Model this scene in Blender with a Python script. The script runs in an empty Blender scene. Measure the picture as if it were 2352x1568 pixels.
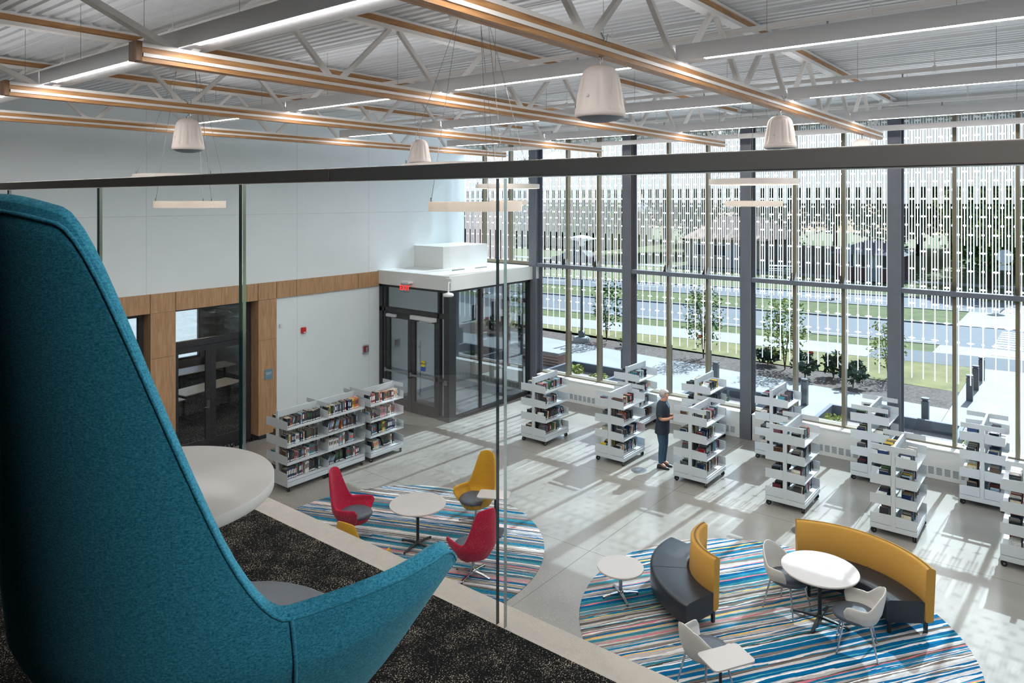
import bpy, math, random
from mathutils import Vector, Matrix, Euler, noise
C = bpy.context.scene.collection
SC = bpy.context.scene
PI = math.pi
rnd = random.Random(7)
COS, SIN = math.cos, math.sin

# ---------------------------------------------------------------- camera
CAMZ = 5.7
TH = math.radians(38.4)
cd = bpy.data.cameras.new('camera'); cam = bpy.data.objects.new('camera', cd); C.objects.link(cam)
cam.location = (0, 0, CAMZ)
cam.rotation_euler = (PI/2, 0, TH - PI/2)
cd.sensor_width = 36.0; cd.lens = 36.0*1647/2352; cd.shift_y = -326/2352
cd.clip_start = 0.05; cd.clip_end = 400
SC.camera = cam

# ---------------------------------------------------------------- world, sun, exposure
SC.view_settings.view_transform = 'Standard'; SC.view_settings.look = 'None'
SC.view_settings.exposure = 0.46; SC.view_settings.gamma = 1.0; SC.view_settings.use_curve_mapping = False
w = bpy.data.worlds.new('world'); SC.world = w; w.use_nodes = True
wn = w.node_tree.nodes; wl = w.node_tree.links
bg = wn['Background']; sky = wn.new('ShaderNodeTexSky')
sky.sky_type = 'NISHITA'; sky.sun_disc = False; sky.sun_elevation = math.radians(42); sky.sun_rotation = math.radians(90)
sky.air_density = 1.0; sky.dust_density = 2.5; sky.ozone_density = 1.0
hsv = wn.new('ShaderNodeHueSaturation'); hsv.inputs['Saturation'].default_value = 0.9
sky.altitude = 100
wl.new(sky.outputs[0], hsv.inputs['Color']); wl.new(hsv.outputs[0], bg.inputs[0])
bg.inputs[1].default_value = 0.20
sd = bpy.data.lights.new('sun', 'SUN'); sun = bpy.data.objects.new('sun', sd); C.objects.link(sun)
sd.energy = 9.5; sd.angle = math.radians(0.5); sd.color = (0.90, 0.96, 1.0)
sun.rotation_euler = Vector((-1, 0.056, -0.9)).to_track_quat('-Z', 'Y').to_euler()
LED_STRENGTH = 56.0; FILL_UP_STRENGTH = 1.9
SC.cycles.max_bounces = 10; SC.cycles.diffuse_bounces = 8; SC.cycles.glossy_bounces = 3
SC.cycles.transmission_bounces = 4; SC.cycles.transparent_max_bounces = 24
SC.cycles.sample_clamp_indirect = 4.0; SC.cycles.caustics_reflective = False; SC.cycles.caustics_refractive = False
SC.cycles.use_denoising = True
try: SC.cycles.denoiser = 'OPENIMAGEDENOISE'
except Exception: pass

# ---------------------------------------------------------------- materials
def srgb(r, g, b):
    f = lambda c: (c/255/12.92) if c/255 <= .04045 else ((c/255+.055)/1.055)**2.4
    return (f(r), f(g), f(b), 1)
M = {}
def mat(name, col=None, rough=.5, metal=0.0, spec=.5, noise_s=None, noise_a=.08, bump=None, bump_s=60, emit=None, es=1, coat=0, sheen=0):
    m = bpy.data.materials.new(name); m.use_nodes = True; nt = m.node_tree
    p = nt.nodes['Principled BSDF']
    p.inputs['Roughness'].default_value = rough; p.inputs['Metallic'].default_value = metal
    p.inputs['Specular IOR Level'].default_value = spec
    p.inputs['Coat Weight'].default_value = coat
    p.inputs['Sheen Weight'].default_value = sheen
    if col: p.inputs['Base Color'].default_value = col
    if noise_s:
        tc = nt.nodes.new('ShaderNodeTexCoord'); n = nt.nodes.new('ShaderNodeTexNoise')
        n.inputs['Scale'].default_value = noise_s; n.inputs['Detail'].default_value = 5
        mx = nt.nodes.new('ShaderNodeMixRGB'); mx.blend_type = 'MIX'
        a = tuple(max(0, c*(1-noise_a)) for c in col[:3]) + (1,); b = tuple(min(1, c*(1+noise_a)) for c in col[:3]) + (1,)
        cr = nt.nodes.new('ShaderNodeValToRGB'); cr.color_ramp.elements[0].color = a; cr.color_ramp.elements[1].color = b
        cr.color_ramp.elements[0].position = .3; cr.color_ramp.elements[1].position = .7
        nt.links.new(tc.outputs['Object'], n.inputs['Vector']); nt.links.new(n.outputs['Fac'], cr.inputs[0])
        nt.links.new(cr.outputs[0], p.inputs['Base Color'])
    if bump:
        tc = nt.nodes.new('ShaderNodeTexCoord'); n2 = nt.nodes.new('ShaderNodeTexNoise'); n2.inputs['Scale'].default_value = bump_s
        n2.inputs['Detail'].default_value = 3
        bp = nt.nodes.new('ShaderNodeBump'); bp.inputs['Strength'].default_value = bump; bp.inputs['Distance'].default_value = .004
        nt.links.new(tc.outputs['Object'], n2.inputs['Vector']); nt.links.new(n2.outputs['Fac'], bp.inputs['Height'])
        nt.links.new(bp.outputs[0], p.inputs['Normal'])
    if emit:
        p.inputs['Emission Color'].default_value = emit; p.inputs['Emission Strength'].default_value = es
    M[name] = m
    return m

class X:
    """tiny expression builder over shader math nodes"""
    def __init__(s, nt, sock): s.nt, s.s = nt, sock
    def op(s, o, *a):
        n = s.nt.nodes.new('ShaderNodeMath'); n.operation = o
        for i, v in enumerate((s,)+a):
            if isinstance(v, X): s.nt.links.new(v.s, n.inputs[i])
            else: n.inputs[i].default_value = v
        return X(s.nt, n.outputs[0])
    def __add__(s, o): return s.op('ADD', o)
    def __sub__(s, o): return s.op('SUBTRACT', o)
    def __mul__(s, o): return s.op('MULTIPLY', o)
    def __truediv__(s, o): return s.op('DIVIDE', o)
    def __lt__(s, o): return s.op('LESS_THAN', o)
    def __gt__(s, o): return s.op('GREATER_THAN', o)
    def abs(s): return s.op('ABSOLUTE')
    def floor(s): return s.op('FLOOR')
    def max(s, o): return s.op('MAXIMUM', o)
    def min(s, o): return s.op('MINIMUM', o)
    def cen(s, period): # signed distance to nearest multiple of period
        return s - (s/period + .5).floor()*period

def wood(name, c1, c2, scale=6, axis=0, rough=.5):
    m = bpy.data.materials.new(name); m.use_nodes = True; nt = m.node_tree; p = nt.nodes['Principled BSDF']
    tc = nt.nodes.new('ShaderNodeTexCoord'); mp = nt.nodes.new('ShaderNodeMapping')
    sc = [scale*4]*3; sc[axis] = scale*.35; mp.inputs['Scale'].default_value = sc
    n = nt.nodes.new('ShaderNodeTexNoise'); n.inputs['Scale'].default_value = 1.0; n.inputs['Detail'].default_value = 6; n.inputs['Distortion'].default_value = 1.2
    cr = nt.nodes.new('ShaderNodeValToRGB'); cr.color_ramp.elements[0].position = .32; cr.color_ramp.elements[1].position = .68
    cr.color_ramp.elements[0].color = c1; cr.color_ramp.elements[1].color = c2
    nt.links.new(tc.outputs['Object'], mp.inputs[0]); nt.links.new(mp.outputs[0], n.inputs[0]); nt.links.new(n.outputs['Fac'], cr.inputs[0])
    nt.links.new(cr.outputs[0], p.inputs['Base Color']); p.inputs['Roughness'].default_value = rough
    M[name] = m; return m

white_c = srgb(226, 228, 228)
mat('low_bounce_dark', srgb(40, 42, 46), .7)  # dark colour on unseen surfaces to keep bounced light low
mat('wall_paint', srgb(234, 241, 244), .55, noise_s=1.5, noise_a=.02)
mat('white_paint', srgb(226, 226, 224), .45)
mat('truss_white', srgb(232, 228, 225), .42)
mat('deck_paint', srgb(226, 228, 231), .5, noise_s=3, noise_a=.03)
mat('shelf_white', srgb(198, 204, 208), .38)
mat('table_white', srgb(188, 182, 178), .35, noise_s=2, noise_a=.02)
mat('table_edge', srgb(236, 236, 232), .4)
mat('black_metal', srgb(28, 29, 32), .35, noise_s=8, noise_a=.1)
mat('storefront', srgb(42, 42, 46), .4, noise_s=4, noise_a=.1)
mat('column_paint', srgb(100, 103, 112), .33, noise_s=5, noise_a=.06)
mat('mullion_bronze', srgb(122, 112, 92), .35, metal=.25)
mat('chrome', srgb(205, 208, 212), .14, metal=1.0)
mat('steel', srgb(150, 150, 150), .3, metal=1.0)
mat('rubber', srgb(24, 24, 26), .6)
mat('led', (1, 1, 1, 1), .5, emit=(1.0, .975, .955, 1), es=LED_STRENGTH)
mat('led_up_fill', (1, 1, 1, 1), .5, emit=(1.0, .98, .96, 1), es=FILL_UP_STRENGTH)  # glow for strips added out of sight to brighten the roof deck
mat('fixture_grey', srgb(214, 214, 216), .45)
mat('speaker_white', srgb(214, 204, 196), .5, bump=.15, bump_s=400)
mat('speaker_grille', srgb(120, 130, 142), .6)
mat('red_fabric', srgb(178, 30, 62), .85, noise_s=160, noise_a=.14, bump=.25, bump_s=300, sheen=.15, spec=.15)
mat('yellow_fabric', srgb(204, 152, 46), .85, noise_s=160, noise_a=.12, bump=.25, bump_s=300, sheen=.15, spec=.15)
mat('mustard_fabric', srgb(184, 138, 66), .85, noise_s=120, noise_a=.12, bump=.2, bump_s=300, sheen=.08, spec=.12)
mat('dark_leather', srgb(27, 34, 42), .32, noise_s=30, noise_a=.08)
mat('grey_seat', srgb(76, 82, 92), .45, noise_s=60, noise_a=.08)
mat('shell_white', srgb(204, 200, 193), .38)
mat('skin', srgb(214, 156, 130), .5, noise_s=20, noise_a=.05)
mat('grey_hair', srgb(176, 172, 170), .8, noise_s=40, noise_a=.25, bump=.6, bump_s=80)
mat('navy_shirt', srgb(36, 46, 58), .8, noise_s=20, noise_a=.15)
mat('denim', srgb(52, 84, 108), .8, noise_s=60, noise_a=.2)
mat('shoe_black', srgb(22, 22, 24), .4)
mat('exit_red', srgb(230, 20, 20), .5, emit=(1, .03, .02, 1), es=1.6)
mat('alarm_red', srgb(196, 34, 34), .35)
mat('sign_blue', srgb(104, 140, 160), .5)
mat('decal_yellow', srgb(232, 208, 0), .5)
mat('decal_blue', srgb(44, 84, 170), .5)
mat('mailbox_white', srgb(230, 230, 228), .5)
mat('concrete_walk', srgb(152, 152, 151), .8, noise_s=1.2, noise_a=.07)
mat('asphalt', srgb(104, 107, 114), .85, noise_s=2, noise_a=.06)
mat('asphalt_path', srgb(92, 95, 102), .85, noise_s=2, noise_a=.06)
mat('kerb', srgb(150, 150, 150), .8, noise_s=3, noise_a=.08)
mat('road_paint', srgb(215, 215, 215), .6)
mat('paver_red', srgb(168, 120, 116), .7)
mat('mulch', srgb(92, 80, 74), .95, noise_s=14, noise_a=.5, bump=1, bump_s=30)
mat('gravel', srgb(150, 142, 138), .9, noise_s=25, noise_a=.3)
mat('grass', srgb(90, 98, 52), .95, noise_s=1.6, noise_a=.28)
mat('grass_dry', srgb(120, 116, 70), .95, noise_s=1.2, noise_a=.28)
mat('leaf', srgb(58, 96, 40), .7, noise_s=2, noise_a=.4)
mat('leaf_dark', srgb(34, 66, 38), .7, noise_s=2, noise_a=.4)
mat('leaf_light', srgb(150, 160, 70), .7, noise_s=2, noise_a=.3)
mat('bark', srgb(80, 66, 54), .9, noise_s=20, noise_a=.3)
mat('siding_tan', srgb(176, 160, 138), .8, noise_s=3, noise_a=.05)
mat('siding_maroon', srgb(112, 74, 78), .8, noise_s=3, noise_a=.05)
mat('roof_tan', srgb(190, 156, 132), .85, noise_s=10, noise_a=.12)
mat('roof_grey', srgb(96, 96, 100), .85, noise_s=10, noise_a=.12)
mat('fence_wood', srgb(112, 104, 96), .9, noise_s=6, noise_a=.2)
mat('window_dark', srgb(40, 50, 60), .1)
mat('bollard_grey', srgb(84, 86, 92), .4)
mat('sign_back', srgb(196, 200, 204), .5)
mat('flag_red', srgb(235, 50, 40), .6)
mat('car_white', srgb(214, 216, 220), .25)
mat('car_blue', srgb(38, 48, 66), .25)
mat('petal', srgb(226, 60, 40), .6)
mat('petal_yellow', srgb(238, 200, 40), .6)
mat('planter_board', srgb(92, 98, 110), .7)
mat('room_wall', srgb(150, 152, 156), .7)
mat('room_red', srgb(140, 24, 40), .6)
mat('slab_cap', srgb(196, 186, 174), .55, noise_s=40, noise_a=.04)
mat('slab_face', srgb(200, 198, 194), .6)
mat('black_plinth', srgb(34, 38, 46), .6)
wood('oak', srgb(150, 104, 62), srgb(192, 146, 98), 5, 0)
wood('oak_dark', srgb(104, 72, 44), srgb(132, 94, 60), 5, 2)
wood('oak_panel', srgb(164, 124, 88), srgb(196, 156, 118), 4, 2)

def brick(name):
    m = bpy.data.materials.new(name); m.use_nodes = True; nt = m.node_tree; p = nt.nodes['Principled BSDF']
    tc = nt.nodes.new('ShaderNodeTexCoord'); mp = nt.nodes.new('ShaderNodeMapping'); mp.inputs['Rotation'].default_value = (PI/2, 0, 0)
    b = nt.nodes.new('ShaderNodeTexBrick'); b.inputs['Scale'].default_value = 5; b.inputs['Color1'].default_value = srgb(150, 104, 92)
    b.inputs['Color2'].default_value = srgb(128, 88, 80); b.inputs['Mortar'].default_value = srgb(170, 160, 150); b.inputs['Mortar Size'].default_value = .012
    nt.links.new(tc.outputs['Object'], mp.inputs[0]); nt.links.new(mp.outputs[0], b.inputs[0]); nt.links.new(b.outputs[0], p.inputs['Base Color'])
    p.inputs['Roughness'].default_value = .8; M[name] = m
brick('brick_face')

def floor_mat():
    m = bpy.data.materials.new('polished_concrete'); m.use_nodes = True; nt = m.node_tree; p = nt.nodes['Principled BSDF']
    tc = nt.nodes.new('ShaderNodeTexCoord'); sp = nt.nodes.new('ShaderNodeSeparateXYZ'); nt.links.new(tc.outputs['Object'], sp.inputs[0])
    x = X(nt, sp.outputs[0]); y = X(nt, sp.outputs[1])
    j = ((x-13.0).cen(3.1).abs() < .005).max((y-6.24).cen(3.16).abs() < .005)
    n = nt.nodes.new('ShaderNodeTexNoise'); n.inputs['Scale'].default_value = .9; n.inputs['Detail'].default_value = 8; nt.links.new(tc.outputs['Object'], n.inputs[0])
    n3 = nt.nodes.new('ShaderNodeTexNoise'); n3.inputs['Scale'].default_value = 45; n3.inputs['Detail'].default_value = 4; nt.links.new(tc.outputs['Object'], n3.inputs[0])
    f = X(nt, n.outputs['Fac'])*.75 + X(nt, n3.outputs['Fac'])*.25
    cr = nt.nodes.new('ShaderNodeValToRGB'); nt.links.new(f.s, cr.inputs[0])
    cr.color_ramp.elements[0].position = .3; cr.color_ramp.elements[1].position = .7
    cr.color_ramp.elements[0].color = srgb(128, 124, 118); cr.color_ramp.elements[1].color = srgb(152, 148, 141)
    mx = nt.nodes.new('ShaderNodeMixRGB'); mx.inputs[2].default_value = srgb(96, 92, 86)
    nt.links.new(j.s, mx.inputs[0]); nt.links.new(cr.outputs[0], mx.inputs[1]); nt.links.new(mx.outputs[0], p.inputs['Base Color'])
    p.inputs['Roughness'].default_value = .2; p.inputs['Specular IOR Level'].default_value = .38
    M['polished_concrete'] = m
floor_mat()

def carpet_mat(name, dark, light, s, thr, rough=.95, bump=1.0):
    m = bpy.data.materials.new(name); m.use_nodes = True; nt = m.node_tree; p = nt.nodes['Principled BSDF']
    tc = nt.nodes.new('ShaderNodeTexCoord')
    n = nt.nodes.new('ShaderNodeTexNoise'); n.inputs['Scale'].default_value = s; n.inputs['Detail'].default_value = 2; nt.links.new(tc.outputs['Object'], n.inputs[0])
    n2 = nt.nodes.new('ShaderNodeTexNoise'); n2.inputs['Scale'].default_value = s*.06; n2.inputs['Detail'].default_value = 3; nt.links.new(tc.outputs['Object'], n2.inputs[0])
    f = X(nt, n.outputs['Fac'])*.8 + X(nt, n2.outputs['Fac'])*.2
    cr = nt.nodes.new('ShaderNodeValToRGB'); nt.links.new(f.s, cr.inputs[0])
    cr.color_ramp.elements[0].position = thr; cr.color_ramp.elements[1].position = thr+.07
    cr.color_ramp.elements[0].color = dark; cr.color_ramp.elements[1].color = light
    nt.links.new(cr.outputs[0], p.inputs['Base Color'])
    bp = nt.nodes.new('ShaderNodeBump'); bp.inputs['Strength'].default_value = bump; bp.inputs['Distance'].default_value = .004
    nt.links.new(n.outputs['Fac'], bp.inputs['Height']); nt.links.new(bp.outputs[0], p.inputs['Normal'])
    p.inputs['Roughness'].default_value = rough; p.inputs['Specular IOR Level'].default_value = .1
    M[name] = m
carpet_mat('loop_carpet', srgb(20, 20, 22), srgb(200, 188, 166), 300, .572)
carpet_mat('tile_carpet', srgb(84, 86, 92), srgb(128, 130, 136), 60, .5)
carpet_mat('room_carpet', srgb(30, 32, 36), srgb(120, 124, 130), 30, .52)

def teal_mat():
    m = bpy.data.materials.new('teal_felt'); m.use_nodes = True; nt = m.node_tree; p = nt.nodes['Principled BSDF']
    tc = nt.nodes.new('ShaderNodeTexCoord')
    n = nt.nodes.new('ShaderNodeTexNoise'); n.inputs['Scale'].default_value = 420; n.inputs['Detail'].default_value = 4; nt.links.new(tc.outputs['Object'], n.inputs[0])
    mp = nt.nodes.new('ShaderNodeMapping'); mp.inputs['Scale'].default_value = (200, 200, 600); nt.links.new(tc.outputs['Object'], mp.inputs[0])
    n2 = nt.nodes.new('ShaderNodeTexNoise'); n2.inputs['Scale'].default_value = 1; n2.inputs['Detail'].default_value = 3; nt.links.new(mp.outputs[0], n2.inputs[0])
    f = X(nt, n.outputs['Fac'])*.5 + X(nt, n2.outputs['Fac'])*.5
    cr = nt.nodes.new('ShaderNodeValToRGB'); nt.links.new(f.s, cr.inputs[0])
    cr.color_ramp.elements[0].position = .38; cr.color_ramp.elements[1].position = .62
    cr.color_ramp.elements[0].color = srgb(30, 116, 144); cr.color_ramp.elements[1].color = srgb(74, 164, 194)
    nt.links.new(cr.outputs[0], p.inputs['Base Color'])
    bp = nt.nodes.new('ShaderNodeBump'); bp.inputs['Strength'].default_value = .5; bp.inputs['Distance'].default_value = .001
    nt.links.new(f.s, bp.inputs['Height']); nt.links.new(bp.outputs[0], p.inputs['Normal'])
    p.inputs['Roughness'].default_value = .9; p.inputs['Sheen Weight'].default_value = .35; p.inputs['Sheen Roughness'].default_value = .5
    p.inputs['Sheen Tint'].default_value = srgb(150, 200, 210); p.inputs['Specular IOR Level'].default_value = .15
    M['teal_felt'] = m
teal_mat()

def rug_mat(name, ang, seed):
    m = bpy.data.materials.new(name); m.use_nodes = True; nt = m.node_tree; p = nt.nodes['Principled BSDF']
    tc = nt.nodes.new('ShaderNodeTexCoord'); mp = nt.nodes.new('ShaderNodeMapping'); mp.inputs['Rotation'].default_value = (0, 0, -ang)
    mp.inputs['Location'].default_value = (seed*3.1, seed*1.7, seed)
    nt.links.new(tc.outputs['Object'], mp.inputs[0])
    sp = nt.nodes.new('ShaderNodeSeparateXYZ'); nt.links.new(mp.outputs[0], sp.inputs[0])
    u = X(nt, sp.outputs[0]); v = X(nt, sp.outputs[1])
    def layer(per, amp, us, vs, so):
        cb = nt.nodes.new('ShaderNodeCombineXYZ'); nt.links.new((u*us).s, cb.inputs[0]); nt.links.new((v*vs).s, cb.inputs[1]); cb.inputs[2].default_value = so
        n = nt.nodes.new('ShaderNodeTexNoise'); n.inputs['Scale'].default_value = 1; n.inputs['Detail'].default_value = 4; nt.links.new(cb.outputs[0], n.inputs[0])
        vv = (v + X(nt, n.outputs['Fac'])*amp)/per
        cb2 = nt.nodes.new('ShaderNodeCombineXYZ'); nt.links.new(vv.floor().s, cb2.inputs[0]); cb2.inputs[1].default_value = so
        wn_ = nt.nodes.new('ShaderNodeTexWhiteNoise'); wn_.noise_dimensions = '2D'; nt.links.new(cb2.outputs[0], wn_.inputs[0])
        return X(nt, wn_.outputs[0]), X(nt, n.outputs['Fac'])
    a, na = layer(.044, .11, .9, 9, seed)
    b, nb = layer(.019, .10, 1.6, 14, seed+5)
    def ramp(f, cols):
        cr = nt.nodes.new('ShaderNodeValToRGB'); cr.color_ramp.interpolation = 'CONSTANT'; nt.links.new(f.s, cr.inputs[0])
        e = cr.color_ramp.elements
        while len(e) < len(cols): e.new(.5)
        for i, c in enumerate(cols): e[i].position = i/len(cols); e[i].color = c
        return cr.outputs[0]
    base = ramp(a, [srgb(0, 84, 124), srgb(168, 163, 160), srgb(84, 78, 72), srgb(146, 140, 136), srgb(24, 102, 134), srgb(44, 108, 120),
                    srgb(184, 180, 178), srgb(112, 104, 98), srgb(0, 76, 112), srgb(166, 156, 152)])
    acc = ramp(b, [srgb(204, 172, 98), srgb(206, 202, 200), srgb(60, 56, 54), srgb(0, 98, 140), srgb(190, 184, 180), srgb(192, 108, 118), srgb(70, 140, 150), srgb(150, 144, 138), srgb(0, 82, 124), srgb(232, 230, 228), srgb(110, 100, 92), srgb(60, 130, 150)])
    # thin accents only on some bands
    c2 = nt.nodes.new('ShaderNodeTexWhiteNoise'); c2.noise_dimensions = '1D'
    nt.links.new(((v + nb*.10)/.019).floor().s, c2.inputs['W'])
    sel = X(nt, c2.outputs[0]) > .62
    mx = nt.nodes.new('ShaderNodeMixRGB'); nt.links.new(sel.s, mx.inputs[0]); nt.links.new(base, mx.inputs[1]); nt.links.new(acc, mx.inputs[2])
    fn = nt.nodes.new('ShaderNodeTexNoise'); fn.inputs['Scale'].default_value = 1; cb = nt.nodes.new('ShaderNodeCombineXYZ')
    nt.links.new((u*14).s, cb.inputs[0]); nt.links.new((v*110).s, cb.inputs[1]); nt.links.new(cb.outputs[0], fn.inputs[0])
    g = (X(nt, fn.outputs['Fac'])-.5)*.9 + 1.0
    m2 = nt.nodes.new('ShaderNodeMixRGB'); m2.blend_type = 'MULTIPLY'; m2.inputs[0].default_value = 1
    nt.links.new(mx.outputs[0], m2.inputs[1])
    cbg = nt.nodes.new('ShaderNodeCombineXYZ')
    for i in range(3): nt.links.new(g.s, cbg.inputs[i])
    nt.links.new(cbg.outputs[0], m2.inputs[2]); nt.links.new(m2.outputs[0], p.inputs['Base Color'])
    p.inputs['Roughness'].default_value = .95; p.inputs['Specular IOR Level'].default_value = .1
    M[name] = m

def glass_mat(name, tint=(.93, .96, .96), refl=1.0, rough=0.0):
    m = bpy.data.materials.new(name); m.use_nodes = True; nt = m.node_tree; nt.nodes.clear()
    out = nt.nodes.new('ShaderNodeOutputMaterial'); tr = nt.nodes.new('ShaderNodeBsdfTransparent'); tr.inputs[0].default_value = tint+(1,)
    gl = nt.nodes.new('ShaderNodeBsdfGlossy'); gl.inputs['Roughness'].default_value = rough; gl.inputs[0].default_value = (1, 1, 1, 1)
    fr = nt.nodes.new('ShaderNodeFresnel'); fr.inputs[0].default_value = 1.45
    mu = nt.nodes.new('ShaderNodeMath'); mu.operation = 'MULTIPLY'; mu.inputs[1].default_value = refl
    mx = nt.nodes.new('ShaderNodeMixShader')
    nt.links.new(fr.outputs[0], mu.inputs[0]); nt.links.new(mu.outputs[0], mx.inputs[0]); nt.links.new(tr.outputs[0], mx.inputs[1]); nt.links.new(gl.outputs[0], mx.inputs[2])
    nt.links.new(mx.outputs[0], out.inputs[0]); M[name] = m
    return m, nt, mx, out
glass_mat('clear_glass', (.93, .965, .975), .8)
glass_mat('rail_glass', (.965, .982, .98), .16)
mat('glass_edge', srgb(16, 44, 48), .05); mat('glass_edge_glint', srgb(178, 190, 190), .12, metal=.8)  # second edge: pale metallic copy with the glint put into its colour
mat('rail_metal', srgb(196, 190, 186), .34, metal=.25, bump=.05, bump_s=900)

def frit_mat():
    m, nt, mx, out = glass_mat('frit_glass', (.66, .755, .81), .8)
    tc = nt.nodes.new('ShaderNodeUVMap'); tc.uv_map = 'uv'
    sp = nt.nodes.new('ShaderNodeSeparateXYZ'); nt.links.new(tc.outputs[0], sp.inputs[0])
    u = X(nt, sp.outputs[0]); z = X(nt, sp.outputs[1])
    P = .2125
    duB = (u-.0205).cen(P); duA = (u-.12675).cen(P); aB = duB.abs(); aA = duA.abs()
    kB = ((u-.0205)/P+.5).floor(); nB = ((z-5.714)/.368+.5).floor()
    w = .0088
    mask = (aB < w)*(z > 1.92)
    mask = mask.max(((aB-.055).abs() < w)*(z > 3.43))
    mask = mask.max((aA < w)*(z > 4.76))
    comb = (u-.0205).cen(P/10).abs() < .0056
    cmask = (comb*(aA < .048)*(z > 5.61)).max(comb*(aB < .075)*(z > 5.97))*.55
    mask = mask.max(cmask)
    dzB = (z-5.714).cen(.368).abs(); dzA = (z-5.534).cen(.368).abs()
    par = ((kB+nB)*.5); par = (par-par.floor()) > .25
    def circ(a, b, r): return (a*a+b*b) < r*r
    def cross(a, b): return ((a/.072+b/.026) < 1.0).max((a < .068)*(b < .007))
    selB = (z > 5.6).max(par)
    fB = cross(aB, dzB)*selB
    fB = fB.max(circ(aB, dzB, .026))*(z > 2.6)
    fA = circ(aA, dzA, .028).max(cross(aA, dzA)*(z > 6.0))*(z > 4.85)
    mask = mask.max(fB).max(fA)
    df = nt.nodes.new('ShaderNodeBsdfDiffuse'); df.inputs[0].default_value = (.8, .86, .9, 1)
    tl = nt.nodes.new('ShaderNodeBsdfTranslucent'); tl.inputs[0].default_value = (.74, .82, .88, 1)
    m1 = nt.nodes.new('ShaderNodeMixShader'); m1.inputs[0].default_value = .72
    nt.links.new(df.outputs[0], m1.inputs[1]); nt.links.new(tl.outputs[0], m1.inputs[2])
    m2 = nt.nodes.new('ShaderNodeMixShader'); nt.links.new(mask.s, m2.inputs[0]); nt.links.new(mx.outputs[0], m2.inputs[1]); nt.links.new(m1.outputs[0], m2.inputs[2])
    nt.links.new(m2.outputs[0], out.inputs[0])
frit_mat()

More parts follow.
